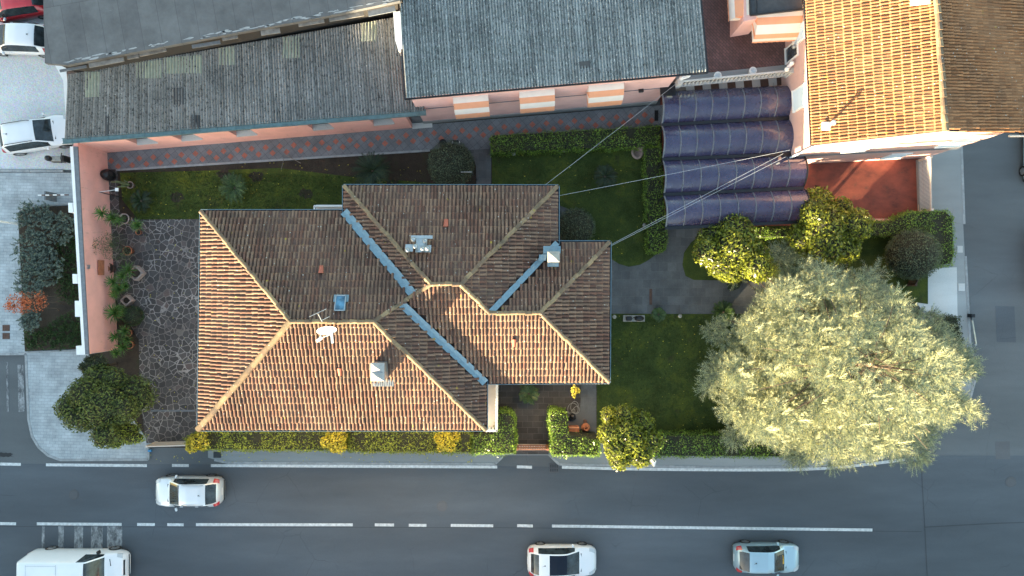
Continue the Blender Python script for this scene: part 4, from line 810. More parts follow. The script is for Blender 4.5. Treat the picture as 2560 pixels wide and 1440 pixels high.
def hedge(pts, h, label, mat='l_hedge', leaf=.09, dens=330, cat='hedge', rough=.1, round_=.12):
    # pts: polygon in photo pixels at the hedge top
    poly = ppoly(pts, h); cx = sum(p[0] for p in poly) / len(poly); cy = sum(p[1] for p in poly) / len(poly); t = thing('hedge', label, cat, (cx, cy, .1))
    xs = [p[0] for p in poly]; ys = [p[1] for p in poly]; area = (max(xs) - min(xs)) * (max(ys) - min(ys)); n = int(dens * area)
    q = np.column_stack([rng.uniform(min(xs), max(xs), n), rng.uniform(min(ys), max(ys), n)]); ins = np.array([inpoly(a, c, poly) for a, c in q]); q = q[ins]
    # distance to the outline rounds off the top edge
    dmin = np.full(len(q), 9.0)
    for i in range(len(poly)):
        a = np.array(poly[i]); c = np.array(poly[(i + 1) % len(poly)]); e = c - a; L = np.linalg.norm(e); tt = ((q - a) @ e / L ** 2).clip(0, 1); dmin = np.minimum(dmin, np.linalg.norm(q - a - tt[:, None] * e, axis=1))
    bumpz = .06 * np.sin(q[:, 0] * 2.1 + q[:, 1]) + .05 * np.sin(q[:, 0] * 5.3) + .04 * np.sin(q[:, 1] * 6.1)
    z = h - np.maximum(0, round_ - dmin) * 1.2 - rough * np.abs(rng.normal(size=len(q))) + bumpz; PP_ = [np.column_stack([q, z])]; NN = [np.tile([0, 0, 1.0], (len(q), 1))]
    for i in range(len(poly)):
        a = np.array(poly[i]); c = np.array(poly[(i + 1) % len(poly)]); e = c - a; L = np.linalg.norm(e); m = int(dens * L * h * .8); tt = rng.uniform(0, 1, m); zz = rng.uniform(.15, h, m); nr = np.array([e[1], -e[0]]) / L
        mid = (a + c) / 2 + nr * .05; 
        if inpoly(mid[0], mid[1], poly): nr = -nr
        off = rng.normal(size=m) * .06 + .05 * np.sin(tt * L * 4.2 + i) ; pp = a + tt[:, None] * e + nr * (off - .03)[:, None]; PP_.append(np.column_stack([pp, zz])); NN.append(np.tile([nr[0], nr[1], .25], (m, 1)))
    leafobj('foliage', np.concatenate(PP_), np.concatenate(NN), leaf, .5, M[mat], t, .75)
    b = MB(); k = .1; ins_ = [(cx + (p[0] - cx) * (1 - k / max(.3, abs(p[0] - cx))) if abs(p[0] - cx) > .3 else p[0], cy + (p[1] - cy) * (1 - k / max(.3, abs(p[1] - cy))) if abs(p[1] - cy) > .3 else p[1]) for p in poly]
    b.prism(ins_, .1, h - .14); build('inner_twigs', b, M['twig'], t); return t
hedge([(1226, 338), (1650, 312), (1652, 366), (1226, 382)], 1.2, 'long clipped hedge beside the chequered walkway above the small lawn')
hedge([(1612, 366), (1652, 364), (1663, 500), (1672, 600), (1664, 626), (1645, 634), (1622, 628), (1616, 500)], 1.2, 'clipped hedge running down the left side of the arched canopy')
hedge([(1372, 1034), (1384, 1028), (1412, 1032), (1420, 1046), (1420, 1094), (1500, 1100), (1500, 1143), (1380, 1142)], 1.9, 'bright L shaped hedge on the right side of the street gate', leaf=.1)
hedge([(1242, 1040), (1256, 1030), (1280, 1034), (1290, 1050), (1290, 1138), (1180, 1137), (1180, 1090), (1238, 1086)], 1.9, 'bright L shaped hedge on the left side of the street gate', leaf=.1)
hedge([(870, 1078), (1178, 1078), (1178, 1136), (870, 1133)], 1.9, 'street hedge section between two golden shrubs under the villa eave', 'l_olive', .1)
hedge([(456, 1100), (500, 1078), (868, 1078), (868, 1130), (500, 1128)], 1.9, 'dark olive street hedge section at the left under the villa eave', 'l_olive', .11, rough=.16)
hedge([(1630, 1086), (1830, 1086), (2020, 1096), (2020, 1146), (1630, 1145)], 1.4, 'dark green street hedge between the magnolia and the blue cedar')
hedge([(2120, 556), (2230, 552), (2270, 528), (2370, 523), (2388, 540), (2392, 640), (2384, 664), (2345, 666), (2335, 590), (2120, 586)], 1.5, 'L shaped hedge at the street corner of the red driveway')
hedge([(1890, 572), (1990, 570), (1990, 590), (1890, 592)], 1.3, 'short low hedge between the two magnolias below the canopy')
hedge([(2360, 795), (2400, 790), (2412, 860), (2400, 890), (2360, 880)], 1.2, 'small hedge end beside the right pavement behind the cedar', 'l_darkhedge')
# left planting bed: rosemary masses and juniper
def sprays(name, area, n, ln, mat, z0, h, up, label, cat, seed, blades=16, wd=.02, group=None):
    rr = np.random.default_rng(seed); poly = [tuple(P(x, y, .3))[:2] for x, y in area]; xs = [p[0] for p in poly]; ys = [p[1] for p in poly]; cx, cy = np.mean(xs), np.mean(ys); t = thing(name, label, cat, (cx, cy, .1), group); b = MB(); k = 0
    while k < n:
        x, y = rr.uniform(min(xs), max(xs)), rr.uniform(min(ys), max(ys))
        if not inpoly(x, y, poly): continue
        k += 1; hh = h * rr.uniform(.55, 1.1); ang = rr.uniform(0, 6.28); tilt = rr.uniform(.3, 1.1); ax = Vector((math.cos(ang) * tilt, math.sin(ang) * tilt, up)).normalized(); base = Vector((x, y, z0 + hh * .5))
        for j in range(blades):
            f = j / blades; c = base + ax * ln * f; th = j * 2.4; side = ax.orthogonal().normalized(); side = Matrix.Rotation(th, 3, ax) @ side; d_ = (side * .8 + ax * .7).normalized() * ln * .34 * (1.1 - f * .6); w2 = ax.cross(d_).normalized() * wd
            b.add([c - w2, c + w2, c + d_ + w2 * .4, c + d_ - w2 * .4], [(0, 1, 2, 3)])
        b.add([base - Vector((wd * .5, 0, 0)), base + Vector((wd * .5, 0, 0)), base + ax * ln], [(0, 1, 2)])
    build('foliage', b, M[mat], t); return t
k = 0
for (cx, cy, r, lb) in ((95, 545, 45, 'grey rosemary clump at the top of the planting bed'), (155, 570, 42, 'grey rosemary clump against the white wall top'), (90, 625, 48, 'grey rosemary clump below the lamp arm'), (125, 665, 45, 'grey rosemary clump in the middle of the bed'), (85, 705, 42, 'grey rosemary clump just above the autumn tree'), (85, 800, 26, 'grey rosemary clump below the autumn tree')):
    t = sprays('rosemary_bush', [(cx + r * math.cos(a), cy + r * math.sin(a)) for a in np.linspace(0, 6.0, 10)], int(r * 4.2), .34, 'l_rosemary', .25, .7, .8, lb, 'bush', 40 + k, 14, .022, 'rosemary clumps in the roadside bed'); k += 1
for (pl_, n, lb) in (([(140, 590), (195, 580), (204, 760), (150, 760), (135, 680)], 420, 'dark green juniper groundcover along the white wall'), ([(62, 830), (110, 820), (205, 760), (212, 868), (64, 874)], 480, 'dark green juniper groundcover at the bottom of the bed')):
    sprays('juniper', pl_, n, .26, 'l_juniper', .15, .3, .5, lb, 'bush', 60 + n, 12, .02)
# red autumn tree
c = P(60, 757, 3.4); t = thing('autumn_tree', 'small orange red autumn tree leaning over the grey pavement', 'tree', P(150, 762, .1))
bl = [(c.x, c.y, 3.4, .85, .65, .8), (c.x - .7, c.y - .15, 3.2, .6, .45, .5), (c.x + .5, c.y + .1, 2.9, .5, .6, .5)]; p, nn = blobpts(bl, 150, .9); leafobj('crown', p, nn, .085, .7, M['l_red'], t, 1.2)
b = MB()
for dx, dy in ((0, .35), (.2, 0), (-.1, -.35)): b.tube([P(152, 762, .1) + Vector((dx, dy, 0)), (c.x + .8, c.y + dy, 1.9), (c.x + .1, c.y + dy * .6, 3.4)], .025, 6, .012)
for i in range(14): a = i * .9; b.tube([(c.x + .1, c.y, 2.9), (c.x + .8 * math.cos(a), c.y + .55 * math.sin(a), 3.5)], .014, 5, .005)
build('trunk', b, M['bark'], t)
# rosette plants
def fronds(b, c, R, n, leaflets, rise=.5, droop=.6, wd=.05, seed=0, gap=True):
    rr = random.Random(seed)
    for i in range(n):
        a = i * 2.39996 + rr.uniform(-.1, .1); el = rr.uniform(.1, 1.0); L = R * rr.uniform(.85, 1.08) * (1 - .25 * el); d_ = Vector((math.cos(a), math.sin(a), 0)); s_ = Vector((-d_.y, d_.x, 0)); pts = []
        for k in range(7): f = k / 6; pts.append(c + d_ * (L * f) + Vector((0, 0, R * (rise * (el + .25) * math.sin(f * 2.2) - droop * f * f * (1 - el) * .6))))
        if leaflets:
            b.tube(pts, .012, 4, .004)
            for k in range(leaflets):
                f = .12 + .86 * k / leaflets; q = f * 6; j = min(int(q), 5); p = pts[j].lerp(pts[j + 1], q - j); ll = wd * 4.2 * math.sin(math.pi * min(.95, f * .9 + .1)) + .04
                for sg in (-1, 1): e = p + s_ * sg * ll * .8 + d_ * ll * .45 + Vector((0, 0, ll * .25)); w2 = d_ * .014; b.add([p - w2, p + w2, e], [(0, 1, 2)])
        else:
            for k in range(6):
                w0, w1 = wd * (1 - (k / 6) ** 1.6) * .5 + .002, wd * (1 - ((k + 1) / 6) ** 1.6) * .5; u = Vector((0, 0, .35 * w0)); b.add([pts[k] - s_ * w0 + u, pts[k], pts[k] + s_ * w0 + u, pts[k + 1] - s_ * w1 + u, pts[k + 1], pts[k + 1] + s_ * w1 + u], [(0, 1, 4, 3), (1, 2, 5, 4)])
def cycad(px, py, rpx, z, label, mat='l_cycas', n=34, seed=1, palm=False):
    c = P(px, py, z); R = rpx * (H - z) / F; t = thing('cycad', label, 'plant', (c.x, c.y, .1)); b = MB(); fronds(b, c, R, n, 26, .35, .5, .045, seed); build('fronds', b, M[mat], t)
    b = MB(); b.lathe((c.x, c.y, .1), [(.16, 0), (.14, z - .2), (.05, z)], 10); build('trunk', b, M['bark'], t)
cycad(932, 428, 60, .9, 'big dark cycad in the soil bed beside the large ball bush', n=48); cycad(588, 470, 46, .6, 'paler green cycad in the middle of the mossy lawn', 'l_cycas2', 30, 2); cycad(1512, 442, 35, .6, 'dark cycad alone on the small hedged lawn', n=36, seed=3)
cycad(1322, 984, 32, .6, 'cycad on the brown slate patio below the balcony', 'l_cycas2', 30, 4); cycad(1646, 786, 22, .4, 'small cycad at the lawn edge beside the stone slab', 'l_cycas2', 22, 5); cycad(1808, 780, 32, .5, 'cycad at the lawn edge just left of the blue cedar', 'l_cycas2', 28, 6); cycad(355, 503, 34, .5, 'dark spiky cycad at the left end of the mossy lawn', 'l_cycas', 24, 7)
cycad(1833, 702, 26, .4, 'dark cycad at the paved path under the left magnolia', 'l_cycas', 20, 8)
def pot(b, c, r, h, sq=False):
    if sq:
        for dx, dy, sx, sy in ((0, r, 2 * r, .06), (0, -r, 2 * r, .06), (r, 0, .06, 2 * r), (-r, 0, .06, 2 * r)): b.box((c[0] + (dx - dy) * .7071, c[1] + (dx + dy) * .7071, h / 2 + .12), (sx, sy, h), math.pi / 4)
        b.box((c[0], c[1], h * .35 + .12), (2 * r, 2 * r, h * .6), math.pi / 4)
    else: b.lathe((c[0], c[1], .12), [(r * .65, 0), (r * .95, h * .9), (r * 1.05, h * .9), (r * 1.05, h), (r * .88, h), (r * .85, h * .8), (.01, h * .78)], 20)
def potted(px, py, r, h, mat, label, heads=(), lm='l_yucca', sq=False, name='potted_yucca', wd=.055, n=34, z0=None):
    c = P(px, py, h); t = thing(name, label, 'potted plant' if heads else 'plant pot', (c.x, c.y, .12)); b = MB(); pot(b, c, r, h, sq); build('pot', b, M[mat], t, not sq)
    b = MB(); b.lathe((c.x, c.y, h * .72 + .12), [(r * .8, 0), (r * .8, .04)], 16); build('soil', b, M['soil'], t)
    if heads:
        b = MB(); b2 = MB()
        for i, (hx, hy, rr_, z) in enumerate(heads):
            q = P(hx, hy, z); fronds(b, q, rr_ * (H - z) / F, n, 0, .55, .3, wd, i + int(px)); b2.tube([(c.x, c.y, h * .8), ((c.x + q.x) / 2 + .03, (c.y + q.y) / 2, z * .6), q], .04, 7, .03)
        build('leaves', b, M[lm], t); build('stem', b2, M['bark'], t)
    return t
potted(312, 547, .3, .5, 'glaze', 'yucca with three heads in a pale round pot at the top of the patio', ((258, 533, 26, 2.0), (283, 545, 28, 1.5), (300, 552, 22, 1.3)))
potted(348, 581, .16, .3, 'terracotta', 'single small yucca in a terracotta pot at the lawn corner', ((346, 563, 24, .9),), n=40)
potted(340, 683, .3, .45, 'glaze', 'drooping dracaena in a square pale pot beside the crazy paving', ((322, 675, 30, .9), (308, 690, 24, 1.0)), sq=True, name='potted_dracaena')
potted(300, 720, .22, .35, 'terracotta', 'yucca cluster just above the empty square pot', ((285, 705, 26, 1.3), (298, 722, 26, 1.0), (315, 715, 20, .9), (290, 735, 20, 1.1)))
potted(300, 785, .25, .35, 'terracotta', 'large round yucca just below the empty square pot', ((290, 782, 34, 1.2), (303, 776, 20, .9)), n=60)
potted(322, 832, .22, .35, 'terracotta', 'upper yucca of the pair near the dark shrubs at the wall end', ((315, 828, 24, 1.0), (290, 842, 22, 1.3)))
potted(325, 862, .24, .35, 'terracotta', 'lower yucca of the pair near the dark shrubs at the wall end', ((310, 868, 26, 1.1), (318, 850, 20, .9), (292, 882, 20, 1.3)))
t = potted(320, 627, .27, .5, 'terracotta', 'wispy grey green shrub in a round terracotta pot against the salmon wall', (), name='potted_shrub'); t['category'] = 'potted plant'
q = P(278, 612, 1.5); bl = [(q.x, q.y, 1.4, .85, .9, .7), (q.x - .75, q.y - .1, 1.9, .5, .5, .4), (q.x + .4, q.y - .5, 1.1, .6, .5, .5)]; p, nn = blobpts(bl, 210, .8); leafobj('leaves', p, nn, .075, .4, M['l_olive2'], t, 1.2)
b = MB(); c = P(320, 627, .5); 
for i in range(9): b.tube([(c.x, c.y, .5), (q.x + .6 * math.cos(i), q.y + .6 * math.sin(i), 1.5 + .3 * math.sin(i * 2))], .018, 5, .006)
build('stem', b, M['bark'], t)
t = ball(332, 790, 26, .5, 'low dark round shrub beside the large round yucca', 'l_juniper', .06, 500, name='round_shrub')
potted(265, 672, .24, .55, 'terracotta', 'tall empty terracotta jar against the salmon wall', (), name='terracotta_jar')
potted(276, 671, .28, .4, 'brown', 'dark round empty pot beside the tall terracotta jar', (), name='empty_pot'); potted(317, 751, .22, .45, 'glaze', 'empty square pale pot standing cornerwise on the patio', (), sq=True, name='square_pot')
potted(372, 996, .26, .25, 'brown', 'shallow round brown pot beside the corner tree on the patio', (), name='empty_pot')
t = potted(327, 463, .2, .4, 'glaze', 'pale pot with a sprawling pale cactus by the walkway corner', (), name='potted_cactus'); t['category'] = 'potted plant'; b = MB(); c = P(324, 463, .5)
for i in range(9): a = i * .75; b.tube([c, c + Vector((.12 * math.cos(a), .12 * math.sin(a), .35)), c + Vector((.2 * math.cos(a) - (.35 if i % 3 == 0 else 0), .2 * math.sin(a), .6))], .035, 6, .03)
b.tube([c, c + Vector((-.5, .1, .5)), c + Vector((-.8, .12, .5))], .03, 6, .03); build('cactus', b, M['cactus'], t)
# umbrella folded (dark round)
b = MB(); c = P(262, 435, .9); n = 14
b.lathe((c.x, c.y, .12), [(.25, 0), (.34, .3), (.33, .6), (.24, .85), (.07, .95), (.02, 1.0)], 14); tag(build('covered_stack', b, M['black'], smooth=False), 'black plastic covered round stack at the walkway corner', 'bin')
# garden floodlights on posts
def flood(px0, py0, px1, py1, hx, hy, label):
    t = thing('floodlight_post', label, 'lamp', P(px1, py1, .1)); b = MB(); base = P(px1, py1, .1); top = Vector((base.x, base.y, 2.1)); top = P(px0, py0, 2.2); b.tube([base, top], .025, 8); build('pole', b, M['black'], t)
    b = MB(); q = P(hx, hy, 2.2); b.tube([top, q], .014, 6); b.box((q.x, q.y, 2.2), (.16, .18, .08)); build('lamp_head', b, M['white'], t)
flood(248, 480, 310, 495, 292, 474, 'black leaning garden lamp pole with a white arm by the salmon wall'); flood(1180, 430, 1192, 450, 1124, 430, 'garden lamp pole whose white arm reaches over the large ball bush')
# small grey lawn lights
for i, (px, py, lb) in enumerate(((1284, 384, 'small grey cylinder lawn light below the left end of the long hedge'), (1410, 376, 'small grey cylinder lawn light midway below the long hedge'), (1521, 367, 'small grey cylinder lawn light below the right end of the long hedge'), (1611, 563, 'small grey cylinder lawn light beside the canopy hedge'), (1536, 792, 'small grey cylinder lawn light left of the stone slab by the villa corner'), (1700, 790, 'small grey cylinder lawn light right of the stone slab at the path edge'))):
    b = MB(); c = P(px, py, .45); b.lathe((c.x, c.y, .12), [(.05, 0), (.05, .2), (.10, .22), (.12, .34), (.08, .38), (.01, .4)], 14); tag(build('lawn_light', b, M['stone'], smooth=True), lb, 'lamp', 'round lawn lights')
# stone fountain
t = thing('stone_basin', 'pink stone water basin with a spout block in the corner of the hedged lawn', 'fountain', P(1596, 376, .1)); b = MB(); c = P(1594, 380, .5)
vs = []; fs = []
for r, z in ((.28, .1), (.36, .4), (.36, .5), (.22, .5), (.18, .3), (.02, .3)):
    for k in range(20): th = k * 6.2832 / 20; vs.append((c.x + r * math.cos(th), c.y + r * 1.15 * math.sin(th), z))
for i in range(5):
    for k in range(20): fs.append((i * 20 + k, i * 20 + (k + 1) % 20, (i + 1) * 20 + (k + 1) % 20, (i + 1) * 20 + k))
b.add(vs, fs); build('basin', b, M['pinkstone'], t, True); b = MB(); q = P(1604, 367, .7); b.box((q.x, q.y, .45), (.28, .42, .7), -.5, .03); b.box((q.x, q.y, .82), (.2, .3, .06), -.5); build('spout_block', b, M['pinkstone'], t)
# slab with dark lying figure-like ornament
t = thing('stone_slab', 'pale rectangular slab set at the lawn edge by the villa', 'slab', P(1585, 796, .1)); b = MB(); c = P(1585, 796, .25); b.box((c.x, c.y, .19), (1.28, .38, .16), 0, .02); build('slab', b, M['stone'], t)
t = thing('covered_machine', 'dark garden machine lying on the pale slab', 'machine', P(1585, 796, .27)); b = MB(); b.box((c.x - .33, c.y, .38), (.36, .26, .2), 0, .05); build('engine', b, M['black'], t); b = MB(); b.lathe((c.x + .3, c.y, .27), [(.22, 0), (.2, .14), (.1, .2), (.01, .22)], 14); b.v = [(c.x + .3 + (x - c.x - .3) * 1.35, c.y + (y - c.y) * .72, z) for x, y, z in b.v]; build('housing', b, M['black'], t, True); b = MB(); b.tube([(c.x - .15, c.y, .42), (c.x + .1, c.y + .14, .5), (c.x + .3, c.y + .1, .42)], .02); build('handle', b, M['black'], t)
def cover(px, py, sx, sy, z, mat, label, name='drain_cover', rz=0, cat='cover'):
    b = MB(); c = P(px, py, z); b.box((c.x, c.y, z - .01), (sx, sy, .03), rz); n = max(2, int(sx / .09)); 
    for i in range(n): b.box((c.x + (i + .5 - n / 2) * sx / n, c.y, z + .006), (sx / n * .45, sy * .86, .012), rz)
    return tag(build(name, b, M[mat]), label, cat)
cover(1627, 742, .16, .95, .14, 'brown', 'narrow rusty grating set in the slab path'); cover(1641, 289, .22, .62, .15, 'darkmetal', 'dark mat at the right end of the chequered walkway', 'door_mat', cat='mat')
cover(15, 820, .42, .36, .12, 'brown', 'upper brown inspection cover on the left pavement', 'inspection_cover'); cover(15, 840, .42, .36, .12, 'brown', 'lower brown inspection cover on the left pavement', 'inspection_cover')
cover(543, 1137, .45, .36, .12, 'patch', 'dark square inspection cover on the street pavement', 'inspection_cover'); cover(2400, 623, .32, .4, .12, 'concrete_lt', 'pale square cover on the right pavement by the hedge end', 'inspection_cover'); cover(2404, 718, .38, .45, .12, 'concrete_lt', 'pale square cover on the right pavement beside the white slab', 'inspection_cover')
b = MB(); c = P(1385, 1170, .01); b.box((c.x, c.y, .012), (.55, .55, .02)); t = thing('street_drain', 'dark slotted street drain at the kerb right of the gate', 'drain', (c.x, c.y, 0)); build('frame', b, M['repair'], t); b = MB()
for i in range(4):
    for j in (0, 1): b.box((c.x - .19 + i * .125, c.y - .12 + j * .24, .026), (.055, .18, .012))
build('slots', b, M['black'], t)
for px, py, r, lb in ((1105, 1265, .32, 'round manhole cover in the upper lane near the road centre'), (185, 1237, .3, 'faint round manhole cover in the upper lane at the left'), (2527, 1205, .32, 'round manhole cover in the junction at the right edge')):
    b = MB(); c = P(px, py, 0); b.lathe((c.x, c.y, .006), [(r, 0), (r, .012), (r * .9, .012), (r * .88, .006), (r * .8, .006), (r * .78, .014), (.02, .014)], 28); tag(build('manhole_cover', b, M['repair']), lb, 'manhole cover')
b = MB(); c = P(1107, 357, .5); b.lathe((c.x, c.y, .13), [(.2, 0), (.22, .06), (.06, .1), (.05, .3), (.2, .34), (.22, .38), (.12, .4), (.1, .36), (.05, .36), (.04, .42)], 20); tag(build('hose_reel', b, M['darkmetal'], smooth=True), 'dark round hose reel standing at the walkway behind the ball bush', 'hose reel')
t = thing('folding_chair', 'small dark chair with white frame ends behind the ball bush', 'chair', P(1140, 360, .13)); b = MB(); c = P(1140, 360, .6); b.box((c.x, c.y - .05, .48), (.36, .34, .04)); build('seat', b, M['copinggrey'], t); b = MB(); b.box((c.x, c.y + .14, .75), (.34, .04, .35)); build('backrest', b, M['black'], t)
for sx in (-1, 1): b = MB(); b.tube([(c.x + sx * .2, c.y - .15, .13), (c.x + sx * .2, c.y - .15, .62), (c.x + sx * .2, c.y + .16, .64), (c.x + sx * .2, c.y + .18, .13)], .016, 6); build('leg', b, M['white'], t)
# hose, reel, pots near the gate
b = MB(); c = P(1436, 1018, .15); pts = []
for i in range(60): a = i * .38; r = .26 + .14 * math.sin(i * .21); pts.append((c.x + .12 * math.sin(i * .11) + r * .8 * math.cos(a), c.y - i * .004 + r * math.sin(a), .16 + .001 * i))
b.tube(pts, .014, 5); tag(build('garden_hose', b, M['hose']), 'coiled grey garden hose on the patio near the concrete pad', 'hose')
b = MB(); c = P(1432, 1042, .5); b.lathe((c.x, c.y, .14), [(.16, 0), (.18, .25), (.12, .4), (.01, .45)], 14); b.box((c.x - .02, c.y - .1, .2), (.4, .3, .1), .4, .03); tag(build('hose_trolley', b, M['black']), 'black hose trolley below the coiled hose', 'hose trolley')
t = thing('planter_box', 'rectangular terracotta planter beside the bright hedge', 'planter', P(1435, 1076, .13)); b = MB(); c = P(1435, 1076, .6); b.box((c.x, c.y, .38), (.62, .42, .5), 0, .03); build('box', b, M['terracotta'], t); b = MB(); b.box((c.x, c.y + .17, .65), (.6, .08, .03)); build('rim', b, M['awn_o'], t)
b = MB(); c = P(1465, 1070, .6); b.lathe((c.x, c.y, .13), [(.14, 0), (.26, .25), (.25, .45), (.12, .6), (.14, .68), (.09, .66), (.02, .4)], 18); tag(build('terracotta_urn', b, M['terracotta'], smooth=True), 'round bellied terracotta urn left of the leaning magnolia', 'urn')
b = MB(); c = P(1463, 1054, .3); b.box((c.x, c.y, .25), (.18, .18, .24), .0, .02); tag(build('brick_block', b, M['brown']), 'small dark block on the concrete pad behind the urn', 'block')
# gate and fences
def railing(name, p0, p1, h, mat, label, cat, n, bar=.03, parts='bar', z0=.1, panel=False, rails=(.15, .95), group=None):
    t = thing(name, label, cat, ((p0[0] + p1[0]) / 2, (p0[1] + p1[1]) / 2, z0), group); a = Vector((p0[0], p0[1], 0)); q = Vector((p1[0], p1[1], 0)); L = (q - a).length; an = math.atan2(q.y - a.y, q.x - a.x); b = MB()
    for i in range(n + 1): s_ = a.lerp(q, i / n); b.box((s_.x, s_.y, z0 + h / 2), (bar, bar, h), an)
    build('bars', b, M[mat], t); b = MB(); c = (a + q) / 2
    for r in rails: b.box((c.x, c.y, z0 + h * r), (L, .06, .06), an)
    build('rail', b, M[mat], t)
    for i, s_ in enumerate((a, q)): b = MB(); b.box((s_.x, s_.y, z0 + h * .52), (.12, .12, h * 1.04), an); build('post', b, M[mat], t)
    return t
a, q = P(368, 1116, 1.2), P(482, 1113, 1.2); railing('fence', a, q, 1.15, 'gate', 'cream railing fence on the street between the corner tree and the golden shrub', 'fence', 34, .045, rails=(.1, .55, .97))
a, q = P(1292, 1124, 1.3), P(1370, 1124, 1.3); t = railing('street_gate', a, q, 1.2, 'gatebrown', 'brown garden gate between the two bright hedges on the street', 'gate', 18, .05, rails=(.1, .6, .97)); b = MB(); b.box(((a.x + q.x) / 2, a.y - .12, .14), (abs(q.x - a.x), .35, .12)); build('threshold', b, M['gate'], t)
a, q = P(2328, 392, 1.5), P(2330, 524, 1.5); railing('sliding_gate', a, q, 1.4, 'gate', 'cream barred sliding gate across the red driveway on the right', 'gate', 40, .03, rails=(.1, .93))
b = MB(); b.prism(ppoly([(2299, 398), (2309, 398), (2316, 552), (2304, 552)], .5), 0, .35); tag(build('gate_track', b, M['concrete']), 'grey concrete kerb between the red driveway and the sliding gate', 'kerb')
a, q = P(2300, 705, 1.0), P(2330, 700, 1.0); railing('fence', P(2290, 712, 1), P(2312, 668, 1), .9, 'brown', 'short brown slatted fence between the cedar and the white slab', 'fence', 12, .06)
b = MB(); b.prism(ppoly([(1634, 1156), (1641, 1152), (1637, 1166), (1634, 1168)], 1.9), 0, 1.9); tag(build('road_sign', b, M['white']), 'white traffic sign seen edge on beside the leaning magnolia', 'sign')
b = MB(); c = P(372, 1128, .3); b.box((c.x, c.y, .18), (.2, .12, .12)); tag(build('blue_box', b, M['blue']), 'tiny blue box at the foot of the cream railing', 'box')
# barrier, lamp arm, street lamp
t = thing('road_barrier', 'red and white striped barrier arm beside the wall', 'barrier', P(130, 490, .1)); b = MB(); c = P(129, 492, .5); b.box((c.x, c.y, .6), (.08, .5, 1.0)); build('post', b, M['copinggrey'], t); b = MB(); a, q = P(95, 488, 1.1), P(171, 487, 1.1)
for i in range(8): b.mi = i % 2; p_, r_ = a.lerp(q, i / 8), a.lerp(q, (i + 1) / 8); b.box(((p_.x + r_.x) / 2, p_.y, 1.1), ((r_ - p_).length, .06, .06))
build('arm', b, [M['white'], M['brown']], t)
t = thing('lamp_arm', 'long white lamp pole lying across the top of the rosemary bed', 'street lamp', P(55, 560, .1)); b = MB(); b.tube([P(55, 561, .1), P(-60, 545, 6.0)], .06, 8, .05); build('pole', b, M['white'], t)
t = thing('street_lamp', 'grey street lamp post on the right pavement edge', 'street lamp', P(2428, 792, .1)); b = MB(); b.tube([P(2428, 790, .1), P(2440, 862, 1.8)], .07, 8, .06); build('pole', b, M['metal'], t); b = MB(); c = P(2428, 789, .3); b.box((c.x, c.y, .3), (.2, .2, .4)); build('base', b, M['darkmetal'], t)
b = MB(); b.tube([P(2522, 340, 4.0), P(2600, 340, 4.0)], .06, 8); tag(build('drain_pipe', b, M['gate']), 'short pale pipe sticking out below the dark tiled eave at the right edge', 'pipe')
# loose stick on walkway
b = MB(); b.tube([P(708, 384, .2), P(752, 408, .3)], .018, 5); b.tube([P(712, 388, .9), P(703, 424, .15)], .012, 5); tag(build('garden_stake', b, M['wood']), 'thin leaning stakes at the edge of the chequered walkway', 'stake')
# overhead cables
def cable(a, q, sag, label):
    b = MB(); pts = [a.lerp(q, i / 16) - Vector((0, 0, sag * 4 * (i / 16) * (1 - i / 16))) for i in range(17)]; b.tube(pts, .0075, 6); tag(build('overhead_cable', b, M['cable']), label, 'cable', 'overhead cables from the villa roof')
cable(P(1357, 467, 5.6), P(1692, 208, 4.2), .1, 'pale cable from the villa roof to the terrace corner'); cable(P(1393, 490, 5.5), P(1975, 375, 6.0), .2, 'pale cable crossing the canopy from the villa eave to the tiled house'); cable(P(1523, 614, 5.5), P(1958, 384, 6.0), .2, 'upper cable of the close pair from the villa corner'); cable(P(1525, 616, 5.5), P(1964, 392, 5.8), .25, 'lower cable of the close pair from the villa corner')

